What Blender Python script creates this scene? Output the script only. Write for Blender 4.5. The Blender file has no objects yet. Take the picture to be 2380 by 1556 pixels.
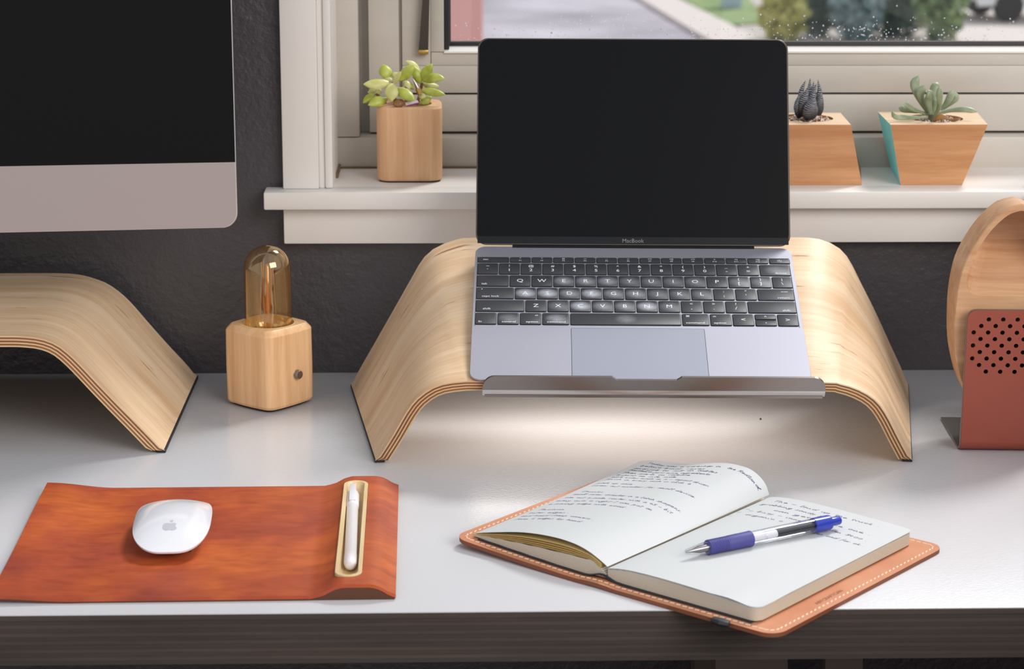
import bpy, bmesh, math, random
from math import sin, cos, pi, sqrt, radians
from mathutils import Matrix, Vector
random.seed(7)
SC = bpy.context.scene
COL = SC.collection

# ------------------------------------------------------------------ camera
F_PX, YAW, PITCH, ROLL = 5086.7, 0.03113, 0.24787, 0.00363
CAM = Vector((-0.03637, -1.77439, 0.55824))
fw = Vector((sin(YAW)*cos(PITCH), cos(YAW)*cos(PITCH), -sin(PITCH)))
rt = Vector((cos(YAW), -sin(YAW), 0)); up = rt.cross(fw)
rt2 = rt*cos(ROLL)+up*sin(ROLL); up2 = up*cos(ROLL)-rt*sin(ROLL)
cd = bpy.data.cameras.new('camera'); cam = bpy.data.objects.new('camera', cd); COL.objects.link(cam)
M = Matrix.Identity(4)
for i in range(3):
    M[i][0], M[i][1], M[i][2], M[i][3] = rt2[i], up2[i], -fw[i], CAM[i]
cam.matrix_world = M
cd.sensor_width = 36.0; cd.sensor_fit = 'HORIZONTAL'; cd.lens = F_PX/2380*36
cd.clip_start = .05; cd.clip_end = 400
cd.dof.use_dof = True; cd.dof.focus_distance = 1.80; cd.dof.aperture_fstop = 13.0
SC.camera = cam
# ------------------------------------------------------------------ world, sun, added front fill, exposure
W = bpy.data.worlds.new('world'); SC.world = W; W.use_nodes = True
nt = W.node_tree; bg = nt.nodes['Background']
tc = nt.nodes.new('ShaderNodeTexCoord'); sx = nt.nodes.new('ShaderNodeSeparateXYZ'); cr = nt.nodes.new('ShaderNodeValToRGB')
nt.links.new(tc.outputs['Generated'], sx.inputs[0]); nt.links.new(sx.outputs['Z'], cr.inputs[0]); nt.links.new(cr.outputs[0], bg.inputs[0])
cr.color_ramp.elements[0].position = 0.0; cr.color_ramp.elements[0].color = (.93, .91, .90, 1)
cr.color_ramp.elements[1].position = .7; cr.color_ramp.elements[1].color = (.86, .92, 1.0, 1)
bg.inputs[1].default_value = .76
sd = bpy.data.lights.new('hazy_sun', 'SUN'); so = bpy.data.objects.new('hazy_sun', sd); COL.objects.link(so)
sd.energy = 2.9; sd.angle = radians(14); sd.color = (1, .975, .94)
so.rotation_euler = Vector((.72, .92, 1.32)).to_track_quat('Z', 'Y').to_euler()
ad = bpy.data.lights.new('front_right_fill', 'AREA'); ao = bpy.data.objects.new('front_right_fill', ad); COL.objects.link(ao)  # broad fill added front right, behind the camera
ad.shape = 'RECTANGLE'; ad.size = 3.2; ad.size_y = 2.4; ad.energy = 175; ad.color = (1, .95, .90)
ao.location = (2.9, -3.9, 2.6)
ao.rotation_euler = (Vector(ao.location)-Vector((.1, 0, .05))).to_track_quat('Z', 'Y').to_euler()
SC.view_settings.view_transform = 'Standard'; SC.view_settings.look = 'None'
SC.view_settings.exposure = 0.0; SC.view_settings.gamma = 1.0; SC.view_settings.use_curve_mapping = False

# ------------------------------------------------------------------ materials
def lin(r, g, b):
    f = lambda c: c/12.92 if c <= .04045 else ((c+.055)/1.055)**2.4
    return (f(r/255), f(g/255), f(b/255), 1)
class Mat:
    def __init__(s, name, col, rough=.5, metal=0., spec=.5):
        s.m = bpy.data.materials.new(name); s.m.use_nodes = True; s.t = s.m.node_tree
        s.b = s.t.nodes['Principled BSDF']
        s.b.inputs['Base Color'].default_value = col; s.b.inputs['Roughness'].default_value = rough
        s.b.inputs['Metallic'].default_value = metal; s.b.inputs['Specular IOR Level'].default_value = spec
        s.co = {}
    def n(s, t, **k):
        x = s.t.nodes.new(t)
        for a, v in k.items(): setattr(x, a, v)
        return x
    def L(s, a, b): s.t.links.new(a, b)
    def coord(s, kind='Object', scale=(1, 1, 1), rot=(0, 0, 0)):
        t = s.n('ShaderNodeTexCoord'); m = s.n('ShaderNodeMapping')
        m.inputs['Scale'].default_value = scale; m.inputs['Rotation'].default_value = rot
        s.L(t.outputs[kind], m.inputs[0]); return m.outputs[0]
    def noise(s, vec, scale=5, detail=4, rough=.55, dist=0):
        x = s.n('ShaderNodeTexNoise'); x.inputs['Scale'].default_value = scale; x.inputs['Detail'].default_value = detail
        x.inputs['Roughness'].default_value = rough; x.inputs['Distortion'].default_value = dist
        s.L(vec, x.inputs['Vector']); return x.outputs['Fac']
    def ramp(s, fac, stops):
        x = s.n('ShaderNodeValToRGB'); e = x.color_ramp.elements
        while len(e) < len(stops): e.new(.5)
        for i, (p, c) in enumerate(stops): e[i].position = p; e[i].color = c
        s.L(fac, x.inputs[0]); return x.outputs[0]
    def mix(s, a, b, fac, mode='MIX'):
        x = s.n('ShaderNodeMix', data_type='RGBA', blend_type=mode)
        for v, i in ((fac, 0), (a, 6), (b, 7)):
            if hasattr(v, 'is_output'): s.L(v, x.inputs[i])
            else: x.inputs[i].default_value = v
        return x.outputs[2]
    def col(s, o): s.L(o, s.b.inputs['Base Color']); return s
    def bump(s, h, strength=.2, dist=.001):
        x = s.n('ShaderNodeBump'); x.inputs['Strength'].default_value = strength; x.inputs['Distance'].default_value = dist
        s.L(h, x.inputs['Height']); s.L(x.outputs[0], s.b.inputs['Normal']); return s
def wood(name, dark, light, kind='Object', axis=0, scale=60, rough=.45, fleck=None, bump=.05):
    m = Mat(name, light, rough)
    sc = [1, 1, 1]; sc[axis] = .06
    v = m.coord(kind, tuple(sc))
    g = m.noise(v, scale, 5, .6, .6); g2 = m.noise(v, scale*5, 3, .6)
    c = m.ramp(g, [(.3, dark), (.7, light)])
    c2 = m.mix(c, (.75, .68, .6, 1), m.ramp(g2, [(.42, (.25, .25, .25, 1)), (.6, (0, 0, 0, 1))]), 'MULTIPLY')
    if fleck:
        sf = [1, 1, 1]; sf[axis] = .045
        vf = m.coord(kind, tuple(sf)); f = m.noise(vf, 330, 1, .4)
        big = m.noise(m.coord(kind), 26, 2)
        fm = m.n('ShaderNodeMath', operation='MULTIPLY')
        m.L(m.ramp(f, [(.66, (0, 0, 0, 1)), (.72, (.9, .9, .9, 1))]), fm.inputs[0]); m.L(m.ramp(big, [(.5, (0, 0, 0, 1)), (.6, (1, 1, 1, 1))]), fm.inputs[1])
        c2 = m.mix(c2, fleck, fm.outputs[0])
    m.col(c2); m.bump(g2, bump, .0003); return m.m
MT = {}
m = Mat('white_laminate', lin(198, 197, 200), .22); nz = m.noise(m.coord('Object', (1, 1.6, 1)), 330, 2, .5); m.bump(nz, .28, .0006)
MT['laminate'] = m.m
MT['ply_light'] = wood('desk_ply_pale_shaded', lin(58, 49, 45), lin(74, 63, 58), 'Object', 0, 90, .7)  # shade on the desk edge is put into both ply colours
MT['ply_dark'] = wood('desk_ply_brown_shaded', lin(50, 42, 39), lin(64, 54, 49), 'Object', 0, 90, .75)
MT['veneer'] = wood('maple_veneer', lin(214, 175, 134), lin(238, 212, 180), 'UV', 0, 55, .5, fleck=lin(150, 100, 62))
MT['veneer_under'] = wood('maple_veneer_under', lin(196, 160, 116), lin(222, 192, 152), 'UV', 0, 55, .5)
MT['ply_a'] = wood('birch_ply_pale', lin(214, 170, 122), lin(232, 196, 152), 'UV', 0, 80, .6)
MT['ply_b'] = wood('birch_ply_brown', lin(120, 78, 48), lin(150, 102, 66), 'UV', 0, 80, .65)
MT['block'] = wood('beech_block', lin(212, 160, 114), lin(232, 188, 146), 'Object', 2, 70, .42)
MT['lampwood'] = wood('maple_block', lin(216, 166, 118), lin(238, 196, 150), 'Object', 2, 80, .4)
MT['bamboo'] = wood('bamboo', lin(182, 124, 80), lin(208, 154, 108), 'Object', 0, 90, .4)
MT['bamboo_lit_top'] = wood('bamboo_top_backlit', lin(222, 188, 150), lin(240, 214, 182), 'Object', 0, 120, .4)  # paler than the sides: sky backlight on the pot tops is coloured in
MT['speakerwood'] = wood('maple_turned', lin(190, 138, 98), lin(218, 174, 134), 'Object', 0, 70, .42)
MT['traywood'] = wood('pale_maple', lin(206, 176, 128), lin(230, 206, 164), 'Object', 1, 90, .45)
MT['legwood'] = Mat('trestle_brown', lin(92, 80, 72), .7).m
m = Mat('charcoal_wall', lin(62, 59, 63), .38); h1 = m.noise(m.coord('Object'), 150, 4, .6); h2 = m.noise(m.coord('Object'), 45, 3, .5)
hh = m.n('ShaderNodeMath', operation='ADD'); m.L(h1, hh.inputs[0]); m.L(h2, hh.inputs[1]); m.bump(hh.outputs[0], .55, .0022); MT['wall'] = m.m
m = Mat('white_paint', lin(224, 219, 214), .42); m.bump(m.noise(m.coord('Object'), 60, 4), .12, .0006); MT['paint'] = m.m
m = Mat('vinyl_frame', lin(206, 198, 186), .45); MT['vinyl'] = m.m
dv = m.noise(m.coord('Object', (.3, 1, 1)), 18, 3); m.col(m.ramp(dv, [(.3, lin(184, 177, 166)), (.7, lin(198, 191, 182))]))
MT['dirt'] = Mat('grime', lin(116, 92, 64), .9).m
MT['seam'] = Mat('shadow_grey_vinyl', lin(140, 130, 116), .6).m
MT['gasket'] = Mat('black_gasket', lin(30, 32, 36), .5).m
MT['floor'] = wood('floorboards', lin(70, 54, 42), lin(96, 74, 58), 'Object', 1, 20, .5)
m = Mat('tan_leather', lin(178, 82, 44), .42)
v = m.coord('Object'); a = m.noise(v, 9, 4, .6); b = m.noise(m.coord('Object', (1, 3.2, 1)), 34, 5, .65, .5); g = m.noise(v, 900, 2)
c = m.ramp(a, [(.32, lin(150, 62, 46)), (.5, lin(176, 78, 42)), (.66, lin(200, 100, 42))])
c = m.mix(c, (.62, .5, .45, 1), m.ramp(b, [(.35, (.6, .6, .6, 1)), (.62, (0, 0, 0, 1))]), 'MULTIPLY'); m.col(c); m.bump(g, .12, .0004); MT['leather'] = m.m
m = Mat('leather_edge', lin(88, 50, 30), .7); m.bump(m.noise(m.coord('Object'), 500, 3), .4, .0005); MT['leather_edge'] = m.m
m = Mat('natural_leather', lin(214, 146, 108), .4); v = m.coord('Object'); m.col(m.ramp(m.noise(v, 14, 4), [(.3, lin(184, 114, 78)), (.7, lin(205, 143, 109))])); m.bump(m.noise(v, 800, 2), .1, .0004); MT['nbleather'] = m.m
MT['nbedge'] = Mat('natural_leather_edge', lin(128, 74, 48), .6).m
m = Mat('red_brown_leather', lin(150, 71, 54), .45); m.bump(m.noise(m.coord('Object'), 900, 2), .12, .0003); MT['spkleather'] = m.m
m = Mat('thread', lin(234, 212, 186), .7); MT['thread'] = m.m
MT['alu'] = Mat('space_grey_aluminium', lin(176, 175, 188), .42, .75).m
MT['alu_dark'] = Mat('dark_aluminium_rim', lin(92, 84, 78), .35, .8).m
MT['trackpad'] = Mat('trackpad_glass', lin(178, 180, 194), .3, .7).m
MT['screen'] = Mat('black_screen_glass', lin(10, 10, 12), .22, 0, .16).m
MT['screen_dark'] = Mat('black_bezel', lin(20, 21, 24), .3, 0, .25).m
m = Mat('monitor_chin', lin(176, 164, 162), .42, .6); MT['chin'] = m.m
MT['silver'] = Mat('bright_aluminium', lin(216, 214, 212), .3, .85).m
MT['steel'] = Mat('brushed_steel', lin(150, 142, 138), .32, 1.).m
MT['rubber'] = Mat('black_rubber', lin(26, 25, 25), .7).m
MT['black'] = Mat('matt_black', lin(16, 16, 18), .6).m
MT['key'] = Mat('key_plastic', lin(50, 51, 56), .48).m
MT['legend'] = Mat('legend_white', lin(232, 233, 238), .6).m
MT['faint'] = Mat('screen_print', lin(120, 120, 124), .5).m
def keyworn(name, amt):
    m = Mat(name, lin(50, 51, 56), .46)
    t = m.n('ShaderNodeTexCoord'); vm = m.n('ShaderNodeVectorMath', operation='MULTIPLY'); vm.inputs[1].default_value = (95, 130, 0)
    m.L(t.outputs['Object'], vm.inputs[0]); ln = m.n('ShaderNodeVectorMath', operation='LENGTH'); m.L(vm.outputs[0], ln.inputs[0])
    f = m.ramp(ln.outputs['Value'], [(0, (amt, amt, amt, 1)), (.35, (amt*.75,)*3+(1,)), (.95, (0, 0, 0, 1))])
    nn = m.ramp(m.noise(m.coord('Object'), 180, 3), [(.25, (.5, .5, .5, 1)), (.7, (1, 1, 1, 1))])
    m.col(m.mix(lin(50, 51, 56), lin(206, 210, 220), m.mix(f, nn, 1.0, 'MULTIPLY'))); return m.m
MT['key_w1'] = keyworn('key_plastic_slight_wear', .28); MT['key_w2'] = keyworn('key_plastic_wear', .5); MT['key_w3'] = keyworn('key_plastic_heavy_wear', .95)
m = Mat('mouse_white', lin(226, 226, 232), .16); m.b.inputs['Coat Weight'].default_value = .5; MT['mouse'] = m.m
MT['logo'] = Mat('logo_grey', lin(188, 189, 196), .3).m
m = Mat('paper', lin(200, 202, 203), .75); m.b.inputs['Specular IOR Level'].default_value = .2; m.bump(m.noise(m.coord('Object'), 120, 3), .05, .0005); MT['paper'] = m.m
m = Mat('paper_cream', lin(224, 194, 128), .8); MT['cream'] = m.m
m = Mat('paper_edges', lin(206, 198, 182), .85)
wv = m.n('ShaderNodeTexWave', wave_type='BANDS', bands_direction='Z'); wv.inputs['Scale'].default_value = 330; wv.inputs['Distortion'].default_value = 1.5
m.L(m.coord('Object', (.2, .2, 1)), wv.inputs['Vector']); m.col(m.ramp(wv.outputs['Fac'], [(.2, lin(166, 152, 132)), (.8, lin(222, 214, 198))])); MT['edges'] = m.m
MT['ink'] = Mat('blue_ink', lin(74, 72, 128), .6).m
MT['ink_dark'] = Mat('dark_blue_ink', lin(48, 46, 96), .6).m
MT['emboss'] = Mat('pressed_leather', lin(150, 88, 62), .5).m
MT['inner'] = Mat('black_card', lin(40, 40, 46), .55).m
MT['blue'] = Mat('blue_plastic', lin(46, 62, 168), .22).m
MT['bluegrip'] = Mat('blue_rubber', lin(68, 66, 136), .55).m
MT['frost'] = Mat('frosted_plastic', lin(232, 222, 224), .35).m
MT['frost'].node_tree.nodes['Principled BSDF'].inputs['Subsurface Weight'].default_value = .15
MT['cyan'] = Mat('cyan_paint', lin(126, 240, 255), .5).m
MT['red'] = Mat('red_cord', lin(206, 44, 36), .5).m
MT['brass'] = Mat('brass', lin(196, 160, 92), .35, .9).m
MT['bronze'] = Mat('dark_bronze', lin(74, 66, 60), .35, .6).m
MT['soil'] = Mat('potting_soil', lin(84, 62, 50), .95).m
m = Mat('gravel', lin(206, 176, 156), .85); m.col(m.ramp(m.noise(m.coord('Object'), 260, 1), [(.35, lin(126, 84, 66)), (.5, lin(214, 178, 156)), (.65, lin(240, 232, 224))])); MT['gravel'] = m.m
def leafmat(name, c1, c2, rim, sss=.15):
    m = Mat(name, c1, .38); t = m.coord('Object'); n_ = m.noise(t, 70, 2)
    base = m.ramp(n_, [(.35, c1), (.65, c2)])
    lw = m.n('ShaderNodeLayerWeight'); lw.inputs[0].default_value = .35
    m.col(m.mix(base, rim, m.ramp(lw.outputs['Facing'], [(.45, (0, 0, 0, 1)), (.95, (.75, .75, .75, 1))])))
    m.b.inputs['Subsurface Weight'].default_value = sss; m.b.inputs['Subsurface Radius'].default_value = (.004, .004, .001); m.b.inputs['Subsurface Scale'].default_value = 1.0
    return m.m
MT['sedum'] = leafmat('sedum_leaf', lin(150, 160, 44), lin(190, 198, 96), lin(230, 224, 160))
MT['sedum2'] = leafmat('sedum_leaf_pale', lin(190, 190, 110), lin(216, 210, 150), lin(236, 226, 186))
MT['echeveria'] = leafmat('echeveria_leaf', lin(116, 130, 92), lin(150, 160, 134), lin(222, 226, 208))
MT['dry'] = leafmat('dry_leaf', lin(112, 80, 54), lin(168, 120, 60), lin(190, 150, 100), 0)
m = Mat('zebra_leaf', lin(48, 50, 56), .5)
wv = m.n('ShaderNodeTexWave', wave_type='BANDS', bands_direction='X'); wv.inputs['Scale'].default_value = 5.5; wv.inputs['Distortion'].default_value = 3.0; wv.inputs['Detail'].default_value = 1; wv.inputs['Detail Scale'].default_value = 3
m.L(m.coord('UV', (1, .35, 1)), wv.inputs['Vector'])
su = m.n('ShaderNodeSeparateXYZ'); m.L(m.coord('UV'), su.inputs[0])
fa = m.n('ShaderNodeMath', operation='MULTIPLY'); m.L(m.ramp(wv.outputs['Fac'], [(.70, (0, 0, 0, 1)), (.9, (1, 1, 1, 1))]), fa.inputs[0]); m.L(m.ramp(su.outputs[0], [(.25, (.08, .08, .08, 1)), (.6, (.85, .85, .85, 1))]), fa.inputs[1])
m.col(m.mix(lin(50, 52, 58), lin(180, 182, 190), fa.outputs[0])); MT['zebra'] = m.m
def thinglass(name, tint, refl, rough=0.02, base=None, gcol=(1, 1, 1, 1)):
    m = bpy.data.materials.new(name); m.use_nodes = True; t = m.node_tree; t.nodes.clear()
    o = t.nodes.new('ShaderNodeOutputMaterial'); a = t.nodes.new('ShaderNodeBsdfTransparent'); g = t.nodes.new('ShaderNodeBsdfGlossy'); x = t.nodes.new('ShaderNodeMixShader')
    f = t.nodes.new('ShaderNodeLayerWeight'); f.inputs[0].default_value = .5
    rp = t.nodes.new('ShaderNodeValToRGB'); e = rp.color_ramp.elements; e[0].position = .25; e[0].color = (base if base is not None else refl*.12,)*3+(1,); g.inputs[0].default_value = gcol; e[1].position = 1; e[1].color = (min(1, refl*1.6),)*3+(1,)
    rp.color_ramp.interpolation = 'EASE'; t.links.new(f.outputs['Facing'], rp.inputs[0])
    a.inputs[0].default_value = tint; g.inputs[1].default_value = rough
    t.links.new(rp.outputs[0], x.inputs[0]); t.links.new(a.outputs[0], x.inputs[1]); t.links.new(g.outputs[0], x.inputs[2]); t.links.new(x.outputs[0], o.inputs[0]); return m
MT['glass'] = thinglass('window_glass', (.97, .98, .98, 1), .2)
MT['amber'] = thinglass('amber_glass', (.98, .90, .74, 1), .55, .05, .17, (1, .80, .52, 1))
MT['clear'] = thinglass('clear_plastic', (.93, .95, .98, 1), .4, .1)
m = Mat('water_drop', (.95, .97, 1, 1), .05); m.b.inputs['Transmission Weight'].default_value = .85; m.b.inputs['IOR'].default_value = 1.33; MT['drop'] = m.m
MT['filament'] = Mat('filament_amber', lin(206, 140, 60), .3, .3).m
MT['pinkred'] = Mat('red_render', lin(238, 178, 170), .8).m
m = Mat('asphalt', lin(176, 170, 180), .9); m.col(m.ramp(m.noise(m.coord('Object'), .35, 4), [(.3, lin(150, 142, 150)), (.7, lin(196, 190, 200))])); MT['asphalt'] = m.m
MT['concrete'] = Mat('pale_concrete', lin(216, 204, 200), .9).m
MT['path'] = Mat('tan_ground', lin(190, 178, 172), .9).m
m = Mat('grass', lin(120, 150, 70), .9); m.col(m.ramp(m.noise(m.coord('Object'), 3, 4), [(.3, lin(112, 134, 86)), (.7, lin(150, 168, 112))])); MT['grass'] = m.m
def bushmat(n_, c1, c2):
    m = Mat(n_, c1, .7); i = m.n('ShaderNodeNewGeometry'); m.col(m.ramp(i.outputs['Random Per Island'], [(0, c1), (1, c2)])); m.b.inputs['Subsurface Weight'].default_value = 0; return m.m
MT['bush_dark'] = bushmat('foliage_teal', lin(62, 96, 88), lin(124, 154, 138))  # outdoor haze is mixed into the foliage colours by paling them
MT['bush_mid'] = bushmat('foliage_green', lin(100, 130, 88), lin(170, 190, 130))
MT['bush_yel'] = bushmat('foliage_yellow', lin(176, 178, 96), lin(222, 216, 140))
MT['bush_pale'] = bushmat('foliage_pale_blue', lin(110, 140, 140), lin(176, 196, 200))
MT['bark'] = Mat('pale_bark', lin(150, 168, 180), .9).m
MT['carwhite'] = Mat('car_white', lin(236, 238, 242), .3).m
MT['carglass'] = Mat('car_glass', lin(40, 50, 56), .15).m
MT['boxblue'] = Mat('pale_blue_enamel', lin(196, 212, 232), .5).m
MT['teal'] = Mat('teal_paint', lin(70, 168, 152), .6).m
MT['lamp_lens'] = Mat('headlamp', lin(250, 250, 250), .1).m

# ------------------------------------------------------------------ mesh helpers
def link(o, parent=None):
    COL.objects.link(o)
    if parent: o.parent = parent
    return o
def obj(name, vf, mat, parent=None, smooth=40, uv=None, loc=None):
    v, f = vf
    me = bpy.data.meshes.new(name); me.from_pydata([tuple(p) for p in v], [], [tuple(q) for q in f]); me.update()
    if name != 'handwriting' and len(f) < 40000:
        bm_ = bmesh.new(); bm_.from_mesh(me); bmesh.ops.recalc_face_normals(bm_, faces=bm_.faces[:]); bm_.to_mesh(me); bm_.free()
    mats = mat if isinstance(mat, (list, tuple)) else [mat]
    for k in mats: me.materials.append(MT[k])
    if uv:
        l = me.uv_layers.new(name='UVMap')
        for lp in me.loops: l.data[lp.index].uv = uv[lp.vertex_index]
    if smooth:
        me.shade_smooth(); me.set_sharp_from_angle(angle=radians(smooth))
    o = bpy.data.objects.new(name, me); link(o, parent)
    if loc: o.location = loc
    return o
def thing(name, label, cat, loc=(0, 0, 0), rz=0, group=None, mat=None):
    o = bpy.data.objects.new(name, None); o.empty_display_size = .02; COL.objects.link(o)
    if mat is not None: o.matrix_world = mat
    else: o.location = loc; o.rotation_euler = (0, 0, rz)
    return tag(o, label, cat, group)
def tag(o, label, cat, group=None):
    o['label'] = label; o['category'] = cat
    if group: o['group'] = group
    return o
def struct(o, label=None):
    o['kind'] = 'structure'
    if label: o['label'] = label
    return o
def join(*parts):
    V, F = [], []
    for v, f in parts:
        n = len(V); V += list(v); F += [tuple(i+n for i in q) for q in f]
    return V, F
def xf(vf, M): return [M @ Vector(p) for p in vf[0]], vf[1]
def mv(vf, x, y, z): return [(p[0]+x, p[1]+y, p[2]+z) for p in vf[0]], vf[1]
def frombm(bm):
    bmesh.ops.recalc_face_normals(bm, faces=bm.faces[:]); bm.verts.index_update()
    r = [tuple(v.co) for v in bm.verts], [tuple(v.index for v in f.verts) for f in bm.faces]; bm.free(); return r
def box(x0, x1, y0, y1, z0, z1, bev=0, seg=2):
    bm = bmesh.new(); bmesh.ops.create_cube(bm, size=1)
    for v in bm.verts: v.co = ((x0+x1)/2+v.co.x*(x1-x0), (y0+y1)/2+v.co.y*(y1-y0), (z0+z1)/2+v.co.z*(z1-z0))
    if bev: bmesh.ops.bevel(bm, geom=bm.edges[:], offset=bev, segments=seg, affect='EDGES', profile=.5)
    return frombm(bm)
def loft(rings, close=True, cap=True):
    n = len(rings[0]); V = [tuple(p) for r in rings for p in r]; F = []
    m_ = n if close else n-1
    for i in range(len(rings)-1):
        for j in range(m_):
            a, b = i*n+j, i*n+(j+1) % n; F.append((a, b, b+n, a+n))
    if cap and close:
        F.append(tuple(reversed(range(n)))); F.append(tuple(range((len(rings)-1)*n, len(rings)*n)))
    return V, F
def lathe(prof, seg=32, cap=True):
    return loft([[(r*cos(2*pi*j/seg), r*sin(2*pi*j/seg), z) for j in range(seg)] for r, z in prof], True, cap)
def rrect(w, d, r, seg=6):
    p = []
    for cx, cy, a0 in ((w/2-r, d/2-r, 0), (-w/2+r, d/2-r, pi/2), (-w/2+r, -d/2+r, pi), (w/2-r, -d/2+r, 1.5*pi)):
        for k in range(seg+1):
            a = a0+k*pi/2/seg; p.append((cx+r*cos(a), cy+r*sin(a)))
    return p
def slab(poly, z0, z1, bev=0, bt=True, bb=True):
    """prism of a convex-ish outline with a chamfer made by scaling in about its centroid"""
    cx = sum(p[0] for p in poly)/len(poly); cy = sum(p[1] for p in poly)/len(poly)
    def ins(d):
        o = []
        n = len(poly)
        for i, (x, y) in enumerate(poly):
            ax, ay = poly[i-1]; bx, by = poly[(i+1) % n]
            tx, ty = bx-ax, by-ay; l = sqrt(tx*tx+ty*ty) or 1
            o.append((x-d*ty/l, y+d*tx/l))
        return o
    R = []
    if bev and bb: R.append([(x, y, z0) for x, y in ins(bev)]); R.append([(x, y, z0+bev) for x, y in poly])
    else: R.append([(x, y, z0) for x, y in poly])
    if bev and bt:
        R.append([(x, y, z1-bev) for x, y in poly]); R.append([(x, y, z1-bev*.3) for x, y in ins(bev*.3)]); R.append([(x, y, z1) for x, y in ins(bev)])
    else: R.append([(x, y, z1) for x, y in poly])
    return loft(R)
def tube(path, rad, seg=10, cap=True, flat=1., upv=(0, 0, 1)):
    P = [Vector(p) for p in path]; R = []
    for i, p in enumerate(P):
        t = (P[min(i+1, len(P)-1)]-P[max(i-1, 0)]).normalized(); u = Vector(upv)
        s = t.cross(u)
        if s.length < 1e-4: s = t.cross(Vector((1, 0, 0)))
        s.normalize(); w = s.cross(t)
        r = rad[i] if isinstance(rad, (list, tuple)) else rad
        R.append([tuple(p+s*r*cos(2*pi*k/seg)+w*r*flat*sin(2*pi*k/seg)) for k in range(seg)])
    return loft(R, True, cap)
def catmull(pts, n):
    P = [Vector(p) for p in pts]; d = [0]
    for a, b in zip(P, P[1:]): d.append(d[-1]+(b-a).length)
    out = []
    for k in range(n):
        s = d[-1]*k/(n-1); i = 0
        while i < len(P)-2 and d[i+1] < s: i += 1
        u = (s-d[i])/((d[i+1]-d[i]) or 1)
        p0 = P[i-1] if i > 0 else P[i]*2-P[i+1]; p1, p2 = P[i], P[i+1]; p3 = P[i+2] if i+2 < len(P) else p2*2-p1
        out.append(.5*((2*p1)+(p2-p0)*u+(2*p0-5*p1+4*p2-p3)*u*u+(-p0+3*p1-3*p2+p3)*u**3))
    return out
def grid(fn, nu, nv):
    V = [tuple(fn(i/nu, j/nv)) for i in range(nu+1) for j in range(nv+1)]
    F = [(i*(nv+1)+j, (i+1)*(nv+1)+j, (i+1)*(nv+1)+j+1, i*(nv+1)+j+1) for i in range(nu) for j in range(nv)]
    return V, F
def sheet(fn, nu, nv, th):
    """solid thin sheet: fn(u,v)->(x,y,z) top surface, th thickness downwards"""
    V, F = grid(fn, nu, nv); n = len(V)
    V2 = [(x, y, z-th) for x, y, z in V]
    F2 = [tuple(i+n for i in reversed(q)) for q in F]
    w = nv+1; E = []
    for j in range(nv): E += [(j, j+1, j+1+n, j+n), (nu*w+j+1, nu*w+j, nu*w+j+n, nu*w+j+1+n)]
    for i in range(nu): E += [((i+1)*w, i*w, i*w+n, (i+1)*w+n), (i*w+nv, (i+1)*w+nv, (i+1)*w+nv+n, i*w+nv+n)]
    return V+V2, F+F2+E
def lerp(a, b, t): return a+(b-a)*t
def smooth(t): t = max(0, min(1, t)); return t*t*(3-2*t)
def interp(x, tab):
    if x <= tab[0][0]: return tab[0][1]
    for (a, b), (c, d) in zip(tab, tab[1:]):
        if x <= c: return lerp(b, d, smooth((x-a)/(c-a)))
    return tab[-1][1]
def interpl(x, tab):
    if x <= tab[0][0]: return tab[0][1]
    for (a, b), (c, d) in zip(tab, tab[1:]):
        if x <= c: return lerp(b, d, (x-a)/(c-a))
    return tab[-1][1]
def cut(o, cutter_vf):
    """boolean difference, baked into the mesh"""
    c = obj('cutter', cutter_vf, 'black', None, 0)
    c.matrix_world = o.matrix_world if o.parent is None else o.parent.matrix_world @ o.matrix_basis
    bpy.context.view_layer.update(); c.matrix_world = o.matrix_world.copy()
    md = o.modifiers.new('b', 'BOOLEAN'); md.object = c; md.operation = 'DIFFERENCE'; md.solver = 'EXACT'
    bpy.context.view_layer.update()
    me = bpy.data.meshes.new_from_object(o.evaluated_get(bpy.context.evaluated_depsgraph_get()))
    o.modifiers.clear(); o.data = me; bpy.data.objects.remove(c)
    return o
TEXTS = []
def text(name, s, size, mat, parent, loc, rot=(0, 0, 0), align='CENTER', sx=1., aly='CENTER'):
    cu = bpy.data.curves.new(name, 'FONT'); cu.body = s; cu.size = size; cu.align_x = align; cu.align_y = aly; cu.resolution_u = 2
    cu.materials.append(MT[mat]); o = bpy.data.objects.new(name, cu); link(o, parent); o.location = loc; o.rotation_euler = rot; o.scale = (sx, 1, 1); TEXTS.append(o); return o
def flush_text():
    bpy.context.view_layer.update(); dg = bpy.context.evaluated_depsgraph_get()
    ms = [bpy.data.meshes.new_from_object(o.evaluated_get(dg)) for o in TEXTS]
    for o, me in zip(TEXTS, ms):
        n = o.name; o.name = 'tmp'; k = bpy.data.objects.new(n, me); link(k, o.parent); k.location = o.location; k.rotation_euler = o.rotation_euler; k.scale = o.scale
        bpy.data.objects.remove(o)
    TEXTS.clear()

# ------------------------------------------------------------------ the room
YB = .2828; ZS = .1832
wb = join(box(-1.5, -.146, YB, .46, -.74, 1.9), box(-.146, .66, YB, .46, -.74, ZS-.012), box(-.146, .72, YB, .46, 1.32, 1.9), box(.66, .72, YB, .46, -.74, .166))
struct(obj('wall_back', wb, 'wall', None, 0), 'charcoal painted textured wall behind the desk')
struct(obj('wall_right', box(.63, .72, -1.0, YB, -.74, .166), 'wall', None, 0), 'charcoal wall below the side sill')
struct(obj('floor', box(-2.5, 1.5, -2.8, .4, -.80, -.74), 'floor', None, 0), 'brown wooden floor under the desk')
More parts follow.
